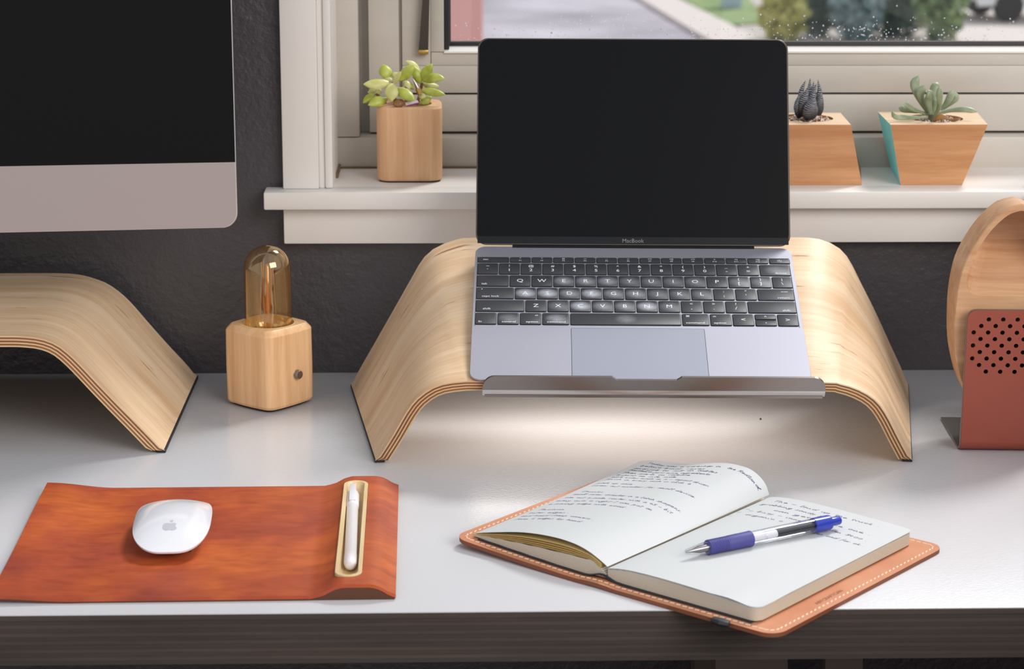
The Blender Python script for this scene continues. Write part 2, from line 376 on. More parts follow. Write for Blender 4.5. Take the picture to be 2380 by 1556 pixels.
# trims
struct(obj('trim_1', join(box(-.2069, .5160, .2527, YB, .1664, ZS, .0016), box(-.146, .64, YB-.001, .392, .1664, ZS-.0002)), 'paint'), 'white window sill board with square nosing')
struct(obj('trim_2', box(-.1897, .56, .2678, YB, .1308, .1664, .0012), 'paint'), 'white apron board under the window sill')
struct(obj('trim_3', box(-.1897, -.1558, .2706, YB, ZS, 1.45, .0012), 'paint'), 'flat white window casing board')
struct(obj('trim_4', join(box(-.1558, -.1500, .2760, YB, ZS, 1.4, .0006), box(-.1500, -.1428, .2735, YB+.003, ZS, 1.4, .0015)), 'paint'), 'narrow white bead on the inner casing edge')
struct(obj('trim_5', box(-.1468, -.1428, YB, .40, ZS, 1.36), 'paint', None, 0), 'white window reveal at the casing side')
cx0 = .5165
sr = [[(x, y, .1664) for x, y in ((cx0, .15), (cx0, .247), (.64, .30), (.64, .15))], [(x, y, ZS) for x, y in ((cx0, .15), (cx0, .247), (.64, .30), (.64, .15))]]
bm = bmesh.new()
vs = [bm.verts.new(p) for r in sr for p in r]
for q_ in ((3, 2, 1, 0), (4, 5, 6, 7), (0, 1, 5, 4), (1, 2, 6, 5), (2, 3, 7, 6), (3, 0, 4, 7)): bm.faces.new([vs[i] for i in q_])
bmesh.ops.bevel(bm, geom=bm.edges[:], offset=.003, segments=3, affect='EDGES', profile=.5)
struct(obj('trim_6', frombm(bm), 'paint'), 'white end piece of the sill at the room corner')
# window
w1 = struct(thing('window_1', 'vinyl casement window above the sill', 'window', (.2, .40, ZS))); del w1['category']
def wpart(n, vf, mat, s=40): return obj(n, mv(vf, -.2, -.40, -ZS), mat, w1, s)
YW = .3856
wpart('bottom_frame', box(-.1434, .66, YW, .46, ZS-.002, .2138, .0012), 'vinyl')
wpart('side_frame', box(-.1434, -.1216, YW, .46, .2145, 1.32, .0012), 'vinyl')
wpart('side_channel', join(box(-.1216, -.112, .426, .46, .214, 1.32), box(-.112, -.0818, .406, .46, .216, 1.32, .0008)), 'vinyl')
wpart('sash_rail', box(-.112, .66, .4066, .46, .2165, .2537, .0012), 'vinyl')
wpart('rail_seam', box(-.112, .66, .4105, .45, .2535, .2560), 'gasket', 0)
wpart('stile_seam', box(-.0825, -.078, .409, .45, .2165, 1.32), 'seam', 0)
wpart('sash_rail', box(-.0788, .66, .4060, .46, .2556, .2828, .0008), 'vinyl')
wpart('sash_rail', box(-.0500, .66, .4066, .46, .2829, .2962, .0008), 'vinyl')
wpart('glazing_bead', loft([[(x, .4045, .2955), (x, .4045, .2972), (x, .428, .3005), (x, .428, .2955)] for x in (-.0372, .66)]), 'paint', 20)
wpart('sash_stile', box(-.0788, -.0505, .4060, .46, .2829, 1.32, .0008), 'vinyl')
wpart('sash_stile', box(-.0504, -.0372, .4064, .46, .2966, 1.32, .0006), 'vinyl')
wpart('gasket_seal', join(box(-.0372, -.0318, .410, .434, .2985, 1.32, .0008), box(-.0372, .66, .4255, .434, .2985, .3035, .0006)), 'gasket')
wpart('gasket_lip', join(box(-.0318, -.0303, .4255, .431, .303, 1.32), box(-.0318, .66, .4250, .431, .3035, .3048)), 'alu_dark', 0)
wpart('head_frame', box(-.1434, .66, YW, .46, 1.25, 1.32), 'vinyl')
wpart('glass_pane', box(-.034, .66, .4320, .4345, .30, 1.26), 'glass', 0)
lv = [[(-.0625+.001*i, .398, .2945+.0005), (-.0525, .398, .2950), (-.0525, .4055, .2950), (-.0625, .4055, .2950)] for i in (0,)]
wpart('latch_lever', loft([[(-.0622, .397, .2995), (-.0528, .397, .2995), (-.0528, .4055, .2995), (-.0622, .4055, .2995)], [(-.0578, .395, .352), (-.0512, .395, .352), (-.0512, .4055, .352), (-.0578, .4055, .352)], [(-.056, .393, .40), (-.0505, .393, .40), (-.0505, .4055, .40), (-.056, .4055, .40)]]), 'bronze', 30)
wpart('lever_tip', box(-.0623, -.0527, .3968, .4055, .2950, .2996, .0006), 'brass')
dirt = [box(-.1428, -.1405, .33, .3856, ZS, .1875), box(-.143, .05, .3835, .3857, ZS-.0005, .1848)]
wpart('grime_line', join(*dirt), 'dirt', 0)
# rain drops on the pane (too many to count)
dv, df = [], []
rnd = random.Random(3)
def drop(x, z, r):
    r *= .8
    pr = [[(x+r*cos(a)*cos(t), .4318-r*.55*sin(t), z+r*sin(a)*cos(t)*1.12) for a in [k*pi/3 for k in range(6)]] for t in (0, .6, 1.1)]
    v_, f_ = loft(pr, True, True); n_ = len(dv); dv.extend(v_); df.extend([tuple(i+n_ for i in q) for q in f_])
for k in range(300):
    x = rnd.uniform(-.028, .55); z = .3055+abs(rnd.gauss(0, .012)); drop(x, z, rnd.uniform(.0004, .00105))
for zr in (.3058, .3105, .3165):
    for k in range(50): drop(rnd.uniform(-.02, .52), zr+rnd.gauss(0, .0004), rnd.uniform(.0005, .0011))
for k in range(34): drop(rnd.gauss(.115, .02), .325+rnd.gauss(0, .009), rnd.uniform(.0005, .0012))
o = wpart('rain_drops', (dv, df), 'drop', 60); o['kind'] = 'stuff'
w2 = struct(thing('window_2', 'side window frame at the room corner', 'window', (.68, -.4, ZS))); del w2['category']
obj('corner_post', mv(box(.66, .69, .43, .46, ZS, 1.32), -.68, .4, -ZS), 'vinyl', w2)
obj('bottom_frame', mv(box(.65, .70, -1.0, .20, ZS-.001, .2138, .001), -.68, .4, -ZS), 'vinyl', w2)

# ------------------------------------------------------------------ outside
ZG = CAM.z-5.0
struct(obj('ground', box(-60, 90, 2.5, 160, ZG-.3, ZG), 'asphalt', None, 0), 'grey lavender road surface outside the window')
def flat(name, poly, z, mat, label): return struct(obj(name, loft([[(x, y, ZG-.05) for x, y in poly], [(x, y, ZG+z) for x, y in poly]]), mat, None, 0), label)
flat('sidewalk', [(5.6, 36.), (6.9, 36.), (6.0, 43.), (5.0, 54.), (4.2, 54.), (5.0, 43.)], .10, 'concrete', 'pale concrete pavement strip running away outside')
flat('lawn', [(5.15, 54.), (5.9, 43.9), (6.9, 44.5), (7.2, 54.)], .09, 'grass', 'green lawn wedge beside the pavement outside')
flat('forecourt', [(6.0, 43.), (6.4, 39.), (9.9, 38.), (11., 54.), (7.2, 54.)], .05, 'path', 'tan gravel forecourt behind the pavement outside')
flat('lane', [(9.9, 38.), (20., 38.), (20., 60.), (11.2, 60.)], .06, 'concrete', 'pale pinkish lane at the far right outside')
def bush(label, cx, cy, rx, ry, h, mat, n=900, seed=1):
    r = random.Random(seed); t = thing('bush', label, 'bush', (cx, cy, ZG), 0, 'bushes outside the window')
    V, F = [], []
    for k in range(n):
        a = r.uniform(0, 2*pi); e = math.asin(r.uniform(-1, 1)); q = r.uniform(.6, 1.05)
        c = Vector((rx*q*cos(a)*cos(e), ry*q*sin(a)*cos(e), h*.52+h*.5*q*sin(e)))
        c.x *= 1.15 if e < 0 else 1
        u = Vector((r.gauss(0, 1), r.gauss(0, 1), r.gauss(0, 1))).normalized(); w = u.cross(Vector((r.gauss(0, 1), r.gauss(0, 1), r.gauss(0, 1)))).normalized(); s = r.uniform(.07, .15)
        i = len(V); V += [tuple(c+u*s), tuple(c+w*s*.5), tuple(c-u*s), tuple(c-w*s*.5)]; F.append((i, i+1, i+2, i+3))
    f = obj('foliage', (V, F), mat, t, 0); f['kind'] = 'stuff'
    obj('trunk', tube([(0, 0, 0), (.05, 0, h*.3), (0, .05, h*.7)], [.12, .09, .05], 7), 'bark', t)
    for j in range(3):
        a = j*2.1; obj('branch', tube([(0, 0, h*.25), (rx*.4*cos(a), ry*.4*sin(a), h*.55), (rx*.6*cos(a), ry*.6*sin(a), h*.75)], [.06, .045, .02], 6), 'bark', t)
    return t
bush('yellow green bush at the left end of the hedge outside', 6.62, 41.3, .42, .36, 1.25, 'bush_yel', 900, 1)
bush('dark teal bush right of the yellow bush outside', 7.42, 42.2, .50, .38, 2.1, 'bush_dark', 1900, 2)
bush('pale loose bush in the middle of the hedge outside', 8.08, 41.3, .46, .38, 1.9, 'bush_pale', 1300, 3)
bush('large dark green bush right of the middle outside', 8.98, 42.2, .72, .42, 2.3, 'bush_dark', 2600, 4)
bush('light green bush at the right end of the hedge outside', 9.72, 41.3, .46, .36, 1.8, 'bush_mid', 1200, 5)
t = thing('utility_cabinet', 'small pale blue street cabinet with dark vent beside the lawn', 'cabinet', (6.4, 47.5, ZG), 0)
obj('body', box(-.22, .22, -.15, .15, 0, .9, .02), 'boxblue', t); obj('roof', box(-.26, .26, -.19, .19, .9, .96, .02), 'boxblue', t); obj('vent', box(-.1, .1, -.17, -.14, .5, .72), 'carglass', t)
# red wall pier on the left, a storey lower
t = thing('brick_pier', 'faded red painted pier just outside the left of the window', 'pillar', (-.35, 16., ZG), 0)
obj('shaft', box(-1.2, .62, -.2, .2, 0, 4.2, .02), 'pinkred', t); obj('drain_pipe', tube([(.18, -.25, 0), (.18, -.25, 3.4), (.34, -.22, 3.75), (.34, -.22, 4.1)], .05, 8), 'pinkred', t)
# parked car, nose in view at the right edge
t = thing('parked_car', 'white car parked on the lane at the right outside', 'car', (13.1, 45.6, ZG+.06), radians(8))
prof = [(-2.0, .35), (-2.05, .6), (-1.9, .85), (-1.0, 1.0), (-.5, 1.42), (.9, 1.45), (1.6, 1.05), (2.0, .95), (2.05, .4)]
obj('body', loft([[(x, y*(1-.05*(z > 1.1)), z) for x, z in prof] for y in (-.85, -.8, .8, .85)]), 'carwhite', t, 30)
obj('windscreen', loft([[(-.98, -.62, 1.03), (-.54, -.6, 1.41), (-.52, -.6, 1.43), (-.96, -.62, 1.05)], [(-.98, .62, 1.03), (-.54, .6, 1.41), (-.52, .6, 1.43), (-.96, .62, 1.05)]]), 'carglass', t)
obj('side_window', box(-.55, .9, -.86, -.8, 1.05, 1.36, .03), 'carglass', t)
for xx in (-1.3, 1.3):
    for yy in (-.8, .8): obj('wheel', xf(lathe([(.1, -.1), (.3, -.1), (.33, -.06), (.33, .06), (.3, .1), (.1, .1)], 20), Matrix.Translation((xx, yy, .33)) @ Matrix.Rotation(pi/2, 4, 'X')), 'rubber', t)
for yy in (-.6, .6): obj('headlamp', box(-2.07, -1.9, yy-.18, yy+.18, .62, .8, .03), 'lamp_lens', t)
obj('bumper', box(-2.1, -1.95, -.8, .8, .25, .45, .03), 'rubber', t)
t = thing('litter_bin', 'teal street bin at the far right beyond the car', 'bin', (13.3, 51., ZG+.06)); obj('drum', lathe([(.3, 0), (.34, .9), (.36, .92), (.36, .98), (.3, 1.0)], 20), 'teal', t); obj('lid', lathe([(.37, .99), (.37, 1.04), (.2, 1.15)], 20), 'teal', t)

# ------------------------------------------------------------------ desk
desk = thing('desk', 'long white topped desk under the window, shade coloured into its plywood edge', 'desk', (0, 0, -.74))
DX0, DX1, DY0 = -1.15, .625, -.3511
obj('laminate_top', mv(box(DX0, DX1, DY0, YB-.0005, -.0012, 0, .0004), 0, 0, .74), 'laminate', desk)
zl = -.0012
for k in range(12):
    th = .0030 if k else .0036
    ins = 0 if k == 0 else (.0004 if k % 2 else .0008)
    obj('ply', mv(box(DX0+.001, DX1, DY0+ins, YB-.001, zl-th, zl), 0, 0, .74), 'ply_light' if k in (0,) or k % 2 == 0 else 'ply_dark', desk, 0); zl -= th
def board(poly, y0, y1): return loft([[(x, y0, z) for x, z in poly], [(x, y1, z) for x, z in poly]])
obj('leg', mv(board([(.172, zl), (.2285, zl), (.275, -.74), (.21, -.74)], -.16, -.13), 0, 0, .74), 'legwood', desk)
obj('leg', mv(board([(.262, zl), (.294, zl-.002), (.294, -.74), (.235, -.74), (.235, -.7)][:2]+[(.294, -.74), (.28, -.74)], -.16, -.13), 0, 0, .74), 'legwood', desk)
obj('leg', mv(board([(-.95, zl), (-.88, zl), (-.88, -.74), (-.95, -.74)], -.16, -.13), 0, 0, .74), 'legwood', desk)
obj('leg', mv(board([(-.95, zl), (-.88, zl), (-.88, -.74), (-.95, -.74)], .17, .2), 0, 0, .74), 'legwood', desk)
obj('leg', mv(board([(.2, zl), (.28, zl), (.28, -.74), (.2, -.74)], .17, .2), 0, 0, .74), 'legwood', desk)
tag(obj('crumb', mv(lathe([(.0002, 0), (.0009, .0004), (.0008, .0012), (.0002, .0017)], 7), .247, .113, .0001), 'rubber'), 'tiny black crumb on the white desk under the laptop stand', 'crumb')

# ------------------------------------------------------------------ bent plywood stands
def bent_stand(root, front, back, thick, nlay, matT, n=64, nd=7):
    Fc, Bc = catmull(front, n), catmull(back, n)
    def nrm(C_, i):
        t_ = (C_[min(i+1, n-1)]-C_[max(i-1, 0)]).normalized(); return t_
    la = [0]
    for i in range(1, n): la.append(la[-1]+((Fc[i]-Fc[i-1]).length+(Bc[i]-Bc[i-1]).length)/2)
    def srf(i, j, d):
        s = j/nd; p = Fc[i].lerp(Bc[i], s); t_ = nrm(Fc, i).lerp(nrm(Bc, i), s); dep = (Bc[i]-Fc[i]).normalized()
        nn = dep.cross(t_).normalized()
        if nn.z > 0: nn = -nn
        q = p+nn*d
        return q
    bounds = [0]; ws = [1.0]+[1.35 if k % 2 else .95 for k in range(1, nlay-1)]+[1.0]; tot = sum(ws)
    for w_ in ws: bounds.append(bounds[-1]+w_/tot*thick)
    inv = root.matrix_world.inverted()
    for k in range(nlay):
        d0, d1 = bounds[k], bounds[k+1]; ins = 0 if k % 2 == 0 else .00035
        rings, uv = [], []
        for i in range(n):
            r = []
            for j in range(nd+1): r.append(srf(i, j, d0))
            for j in range(nd, -1, -1): r.append(srf(i, j, d1))
            if ins:
                dd = (Bc[i]-Fc[i]).normalized()*ins
                r[0] += dd; r[-1] += dd; r[nd] -= dd; r[nd+1] -= dd
            for p in r:
                if p.z < .0022: p.z = .0022
            rings.append([inv @ p for p in r])
            uv += [(la[i], (j if j <= nd else 2*nd+1-j)/nd*.23+k*.37) for j in range(2*nd+2)]
        mt = matT if k == 0 else ('veneer_under' if k == nlay-1 else ('ply_b' if k % 2 else 'ply_a'))
        obj('ply', loft(rings), mt, root, 30, uv)
    return Fc, Bc, srf
def foot_pad(root, srf, i0, i1, thick, nd=7):
    inv = root.matrix_world.inverted(); a0, a1 = srf(i0, 0, 0), srf(i0, nd, 0); b0, b1 = srf(i0, 0, thick), srf(i0, nd, thick)
    q = [a0, a1, b1, b0]
    obj('rubber_foot', loft([[inv @ Vector((p.x, p.y, z)) for p in q] for z in (.0003, .0030)]), 'rubber', root, 0)
ls = thing('laptop_stand', 'bent maple plywood riser with steel lip holding up the laptop', 'laptop stand', (.13, .1, 0)); bpy.context.view_layer.update()
LF = [(-.0967, -.0094, -.0005), (-.0816, -.0203, .0266), (-.0696, -.0297, .0502), (-.0605, -.035, .0636), (-.0489, -.0389, .0733), (-.0388, -.0408, .0777), (-.0234, -.0419, .08), (-.007, -.0422, .0802), (.08, -.0433, .0798), (.18, -.0445, .0793), (.2734, -.0455, .0789), (.2875, -.0452, .0776), (.3008, -.0438, .0735), (.3132, -.0414, .0668), (.3232, -.038, .0578), (.3325, -.0328, .0442), (.3427, -.0258, .0259), (.3578, -.0158, -.0005)]
LB = [(-.1268, .2287, -.0005), (-.1208, .2243, .0138), (-.1026, .213, .0483), (-.0831, .2009, .0853), (-.0656, .1899, .1187), (-.0569, .1848, .1344), (-.0468, .1815, .1443), (-.0327, .1791, .1513), (-.0215, .178, .1541), (-.0096, .1776, .155), (.08, .1763, .1552), (.18, .1749, .1554), (.2754, .1735, .1555), (.2988, .1734, .1547), (.3134, .1745, .1507), (.3256, .1768, .143), (.335, .1804, .1313), (.3474, .1874, .109), (.3634, .1964, .0803), (.3818, .2076, .0445), (.3947, .2154, .0197), (.4037, .2212, -.0005)]
_, _, srf = bent_stand(ls, LF, LB, .0092, 7, 'veneer'); foot_pad(ls, srf, 0, 0, .0092); foot_pad(ls, srf, 63, 63, .0092)
# steel lip along the front edge
lipM = Matrix.Translation((.1335-.13, -.0545-.1, .0800)) @ Matrix.Rotation(radians(-1.9), 4, 'Z') @ Matrix.Rotation(radians(18), 4, 'X')
hw = .1405
def lip_top(x):
    ax = abs(x-(-.006))
    z = .0078
    if ax < .0245: z = .0048
    elif ax < .0285: z = lerp(.0048, .0078, (ax-.0245)/.004)
    e = hw-abs(x)
    if e < .010: z = -.0052+(z+.0052)*sqrt(max(0, 1-((.010-e)/.010)**2))
    return z
xs = sorted(set([-hw+.00001]+[-hw+.010*(1-cos(k*pi/16)) for k in range(1, 9)]+[hw-.010*(1-cos(k*pi/16)) for k in range(1, 9)]+[hw-.00001, -.0345, -.0305, .0185, .0225, -.08, .08]))
obj('steel_lip', xf(loft([[(x, -.0011, -.0052), (x, -.0011, lip_top(x)), (x, .0007, lip_top(x)+.0003), (x, .0007, -.0052)] for x in xs]), lipM), 'steel', ls, 30)
obj('lip_return', xf(box(-hw+.002, hw-.002, -.0008, .030, -.0125, -.0102), lipM), 'steel', ls, 0)
obj('lip_bend', xf(loft([[(x, -.0011, -.0052), (x, .0007, -.0052), (x, .0012, -.0095), (x, .004, -.0102), (x, .004, -.0125), (x, .0005, -.0115), (x, -.0009, -.0085)] for x in (-hw+.0002, hw-.0002)]), lipM), 'silver', ls, 30)

obj('added_fill_bar', xf(box(-.12, .12, -.008, .008, -.004, 0, .001), Matrix.Translation((-.02, -.05, .1035)) @ Matrix.Rotation(radians(18.5), 4, 'X')), 'legend', ls)  # unseen bar added under the stand as housing for the fill below
ld = bpy.data.lights.new('added_fill_glow', 'AREA'); lo = bpy.data.objects.new('added_fill_glow', ld); COL.objects.link(lo)  # added warm glow under the stand, with no known source
ld.shape = 'RECTANGLE'; ld.size = .24; ld.size_y = .09; ld.energy = .34; ld.color = (1, .90, .80); lo.location = (.115, .080, .0985); lo.rotation_euler = (radians(12), 0, 0)
ms = thing('monitor_stand', 'wide bent maple plywood riser under the desktop computer', 'monitor stand', (-.543, .14, 0)); bpy.context.view_layer.update()
MF = [(-.2763, .0225, -.0005), (-.2872, .0225, .0123), (-.3019, .0225, .029), (-.3162, .0225, .0449), (-.3307, .0225, .0615), (-.3452, .0225, .0785), (-.3559, .0225, .0897), (-.3656, .0225, .097), (-.3777, .0225, .1015), (-.3927, .0225, .1034), (-.4114, .0225, .1038), (-.48, .0225, .104), (-.543, .0225, .104)]
MBk = [(-.2745, .263, -.0005), (-.2851, .263, .0138), (-.3017, .263, .0331), (-.3194, .263, .0546), (-.3385, .263, .0781), (-.3546, .263, .092), (-.3685, .263, .0985), (-.3838, .263, .1026), (-.4048, .263, .1041), (-.4583, .263, .1042), (-.50, .263, .1042), (-.543, .263, .1042)]
mir = lambda L_: L_+[(-1.086-x, y, z) for x, y, z in reversed(L_[:-1])]
_, _, srf = bent_stand(ms, mir(MF), mir(MBk), .0096, 7, 'veneer', 84); foot_pad(ms, srf, 0, 0, .0096); foot_pad(ms, srf, 83, 83, .0096)

# ------------------------------------------------------------------ desktop computer on the left stand
ia = radians(5.6); iR = Vector((-.2186, .120, 0)); iw = .650
iC = iR-Vector((cos(ia), sin(ia), 0))*iw/2
im = thing('desktop_computer', 'large desktop computer with black screen and pinkish silver chin', 'computer', (iC.x, iC.y, .1042), ia)
zb = .1765-.1042; chin = .0585; Hh = .455
pf = [(x, z+zb+Hh/2) for x, z in rrect(iw, Hh, .0135, 8)]
def vert_slab(poly, y0, y1, bev=.0):
    R = [[(x, y0, z) for x, z in poly], [(x, y1, z) for x, z in poly]]
    return loft(R)
cxm, czm = 0, zb+Hh/2
sc_ = lambda k, y: [(x*k, y, czm+(z-czm)*k) for x, z in pf]
obj('housing', loft([sc_(.9985, .0), sc_(1, .0006), sc_(1, .0045), sc_(.985, .0055), sc_(.8, .018), sc_(.5, .035), sc_(.25, .04)]), 'silver', im, 25)
ch = [(x, z) for x, z in pf if z <= zb+chin+1e-6]; ch = [(x*.9965, zb+(z-zb)*.9965+.0007) for x, z in ch]
ch = sorted([p for p in ch if p[0] < 0], key=lambda p: -p[1])+sorted([p for p in ch if p[0] >= 0], key=lambda p: p[1])
ch = [(-iw/2*.9965, zb+chin)]+ch+[(iw/2*.9965, zb+chin)]
obj('chin_panel', vert_slab(ch, -.0006, .0002), 'chin', im, 0)
gl = [(-iw/2*.997, zb+chin), (iw/2*.997, zb+chin)]+[(x*.997, z-.0008) for x, z in pf if z > zb+chin+.2 and x > 0]+[(x*.997, z-.0008) for x, z in pf if z > zb+chin+.2 and x <= 0]
obj('screen_glass', vert_slab(gl, -.0008, .0001), 'screen', im, 0)
obj('neck', loft([[(x, y, z) for x, y in ((-.06, yy), (.06, yy), (.06, yy+.004), (-.06, yy+.004))] for z, yy in ((.004, .125), (.02, .135), (.12, .07), (.25, .03))]), 'silver', im)
obj('foot', mv(slab(rrect(.19, .175, .006), 0, .005, .001), 0, .06, .0001), 'silver', im)

# ------------------------------------------------------------------ laptop
hx, hy, hz, la_, lb_, ll_ = .13057, .13178, .15539, .3807, -.0421, .4096
exv = Vector((cos(lb_), sin(lb_), 0)); bkv = Vector((-sin(lb_), cos(lb_), 0)); yv = bkv*cos(la_)+Vector((0, 0, 1))*sin(la_); nv_ = exv.cross(yv)
LM = Matrix.Identity(4)
org = Vector((hx, hy, hz))
for i in range(3): LM[i][0], LM[i][1], LM[i][2], LM[i][3] = exv[i], yv[i], nv_[i], org[i]
lt = thing('laptop', 'slim space grey laptop with black screen propped on the stand', 'laptop', mat=LM)
DW, DD = .2805, .1965
base = rrect(DW, DD, .0095, 8)
def bring(k, z0f, z0b):  # outline scaled in, sloping underside
    return [(x*k, -DD/2+y*k, lerp(z0f, z0b, (y+DD/2)/DD)) for x, y in base]
obj('base', loft([bring(.975, -.0024, -.0105), bring(.992, -.0018, -.0080), bring(1, -.0012, -.0035), bring(1, -.0005, -.0005), bring(.9985, 0, 0)]), 'alu', lt, 35)
for sx_ in (-1, 1):
    for yy, zz in ((-.018, -.0090), (-.170, -.0030)):
        obj('rubber_foot', mv(lathe([(.006, ((-.0127 if sx_ < 0 else -.0146) if yy > -.1 else (-.0048 if sx_ < 0 else -.0074))-zz), (.006, 0)], 16), sx_*.115, yy, zz), 'rubber', lt)
KX, KY = -.0005, 0
for g_ in (box(.1366, .1371, -.1210, -.0165, .00001, .00012), box(.055, .1366, -.0169, -.0165, .00001, .00012), box(-.1381, -.1377, -.1210, -.0165, .00001, .00012)): obj('keyboard_groove', g_, 'black', lt, 0)
wells = []
def add_key(x0, x1, d0, d1, leg=None, worn='key'):
    cx, cy = (x0+x1)/2+KX, -(d0+d1)/2; w, d = x1-x0, d1-d0
    wells.append(mv(slab(rrect(w+.0009, d+.0009, .0013, 3), .00002, .00014), cx, cy-.0001, 0))
    k = obj('key', slab(rrect(w, d, .0011, 3), .00012, .00075, .00022, True, False), worn, lt, 30, None, (cx, cy, 0))
    for (s, size, ox, oy, al, mt) in (leg or []): text('legend', s, size, mt, k, (ox*w, oy*d, .00079), (0, 0, 0), al, 1.12)
    return k
PITCH_ = .01905; G = .0016; RH = .01635
rows = [(.0178, .0252), (.0276, .0276+RH), (.0463, .0463+RH), (.0651, .0651+RH), (.0839, .0839+RH), (.1028, .1028+RH)]
c1 = lambda s: [(s, .0066, 0, .0, 'CENTER', 'legend')]
c2 = lambda a, b: [(a, .0046, 0, .24, 'CENTER', 'legend'), (b, .0056, 0, -.14, 'CENTER', 'legend')]
wl = lambda s: [(s, .0036, -.36, -.30, 'LEFT', 'legend')]
wr = lambda s: [(s, .0036, .38, -.30, 'RIGHT', 'legend')]
X0, X1 = -.1370, .1368
def row(r, widths):
    x = X0; d0, d1 = rows[r]
    for k_, (w, leg, wn) in enumerate(widths):
        add_key(x, x+w, d0, d1, leg, wn); x += w+G
KW = PITCH_-G
fk = ['\u263c', '\u2600', '\u25a3', '\u2059', '\u2022', '\u2058', '<<', '>||', '>>', '<', '<)', '<))']
sym = ['*', '*', '|||', '::::', '...', ':::', '<<', '>||', '>>', '<', '<)', '<))']
row(0, [(.0270, [('esc', .0033, -.34, .0, 'LEFT', 'legend')], 'key')]+[(KW, [(sym[i], .0028, 0, .22, 'CENTER', 'legend'), ('F%d' % (i+1), .0022, 0, -.22, 'CENTER', 'legend')], 'key') for i in range(12)]+[(.0176, None, 'key')])
row(1, [(KW, c2('~', '`'), 'key')]+[(KW, c2(a, b), 'key') for a, b in zip('!@#$%^&*()_+', '1234567890-=')]+[(X1-(X0+13*PITCH_), wr('delete'), 'key_w1')])
wn = dict(E='key_w2', R='key_w2', T='key_w2', Y='key_w1', U='key_w1', I='key_w1', O='key_w1', P='key', A='key_w3', S='key_w3', D='key_w2', F='key_w3', G='key_w2', H='key_w2', J='key_w1', K='key_w1', L='key_w1', C='key_w3', V='key_w2', B='key_w2', N='key_w3', M='key_w1', Z='key', X='key_w1')
tw = .0270
row(2, [(tw, wl('tab'), 'key')]+[(KW, c1(a), wn.get(a, 'key')) for a in 'QWERTYUIOP']+[(KW, c2('{', '['), 'key_w1'), (KW, c2('}', ']'), 'key_w1'), (X1-(X0+tw+G+12*PITCH_), c2('|', '\\'), 'key')])
cw = .0318
row(3, [(cw, wl('caps lock')+[('\u2022', .004, -.36, .34, 'CENTER', 'legend')], 'key')]+[(KW, c1(a), wn.get(a, 'key')) for a in 'ASDFGHJKL']+[(KW, c2(':', ';'), 'key'), (KW, c2('"', "'"), 'key'), (X1-(X0+cw+G+11*PITCH_), [('enter', .0026, .36, .26, 'RIGHT', 'legend')]+wr('return'), 'key')])
sw = .0410
row(4, [(sw, wl('shift'), 'key')]+[(KW, c1(a), wn.get(a, 'key')) for a in 'ZXCVBNM']+[(KW, c2('<', ','), 'key'), (KW, c2('>', '.'), 'key'), (KW, c2('?', '/'), 'key'), (X1-(X0+sw+G+10*PITCH_), wr('shift'), 'key')])
d0, d1 = rows[5]; x = X0
for w, leg, wn_ in ((KW, wl('fn'), 'key'), (KW, wr('control'), 'key_w1'), (KW, wr('option')+[('alt', .0026, .38, .28, 'RIGHT', 'legend')], 'key'), (.0222, wr('command')+[('cmd', .0024, .38, .28, 'RIGHT', 'faint')], 'key_w2'), (.0935, None, 'key_w1'), (.0222, [('command', .0036, -.38, -.3, 'LEFT', 'legend'), ('\u2318', .0034, -.38, .28, 'LEFT', 'legend')], 'key'), (KW, wl('option')+[('alt', .0026, -.38, .28, 'LEFT', 'legend')], 'key'), (KW, c1('<'), 'key')):
    add_key(x, x+w, d0, d1, leg, wn_); x += w+G
mid = (d0+d1)/2
add_key(x, x+KW, d0, mid-.0010, [('^', .0044, 0, -.05, 'CENTER', 'legend')], 'key'); add_key(x, x+KW, mid+.0010, d1, [('v', .0032, 0, .05, 'CENTER', 'legend')], 'key')
wells.append(mv(box(-KW/2-.0004, KW/2+.0004, -.0012, .0012, .00002, .00014), x+KW/2+KX, -mid, 0)); x += KW+G
add_key(x, X1, d0, d1, c1('>'), 'key')
o = obj('key_wells', join(*wells), 'black', lt, 0); o['kind'] = 'stuff'
# power symbol on the last function key
pk = [c for c in lt.children if c.name.startswith('key') and abs(c.location.x-(.1281)) < .004 and abs(c.location.y+.0215) < .002]
if pk:
    arc = [(.0017*sin(a), .0013*cos(a), .0008) for a in [.6+k*(2*pi-1.2)/14 for k in range(15)]]
    obj('legend', join(tube(arc, .00018, 4), box(-.0002, .0002, .0002, .0019, .00075, .00085)), 'legend', pk[0], 0)
obj('trackpad_gap', mv(slab(rrect(.1128, .0712, .0012, 3), .00001, .00008), 0, -.1593, 0), 'black', lt, 0)
obj('trackpad', mv(slab(rrect(.1120, .0704, .0010, 3), .00003, .00016), 0, -.1593, 0), 'trackpad', lt, 0)
obj('hinge_bar', box(-.1075, .1080, -.0016, .0050, -.0060, .0012, .0006), 'screen_dark', lt)
# lid: local frame turned about the hinge
ang = pi/2-ll_-la_   # lid direction above the deck plane
lidA = Matrix.Translation((0, .0012, .0012)) @ Matrix.Rotation(ang, 4, 'X')   # x across, y up the lid, z towards the user
LL = .1912
lp = rrect(DW, LL, .0095, 8)
def lr(k, z, dk=0): return [(x-dk*(1 if x > 0 else -1), LL/2+y-dk*(1 if y > 0 else -1), z) for x, y in lp]
obj('lid', xf(loft([lr(1, -.0042, .004), lr(1, -.0030, .0008), lr(1, -.0016, 0), lr(1, -.0004, 0), lr(1, 0, .0004)]), lidA), 'alu_dark', lt, 35)
obj('display_glass', xf(loft([lr(1, -.0002, .0010), lr(1, .00015, .0011), lr(1, .0002, .0014)]), lidA), 'screen', lt, 0)
obj('display_lower_bezel', xf(box(-DW/2+.0016, DW/2-.0016, .0012, .0076, .00018, .00028), lidA), 'screen_dark', lt, 0)
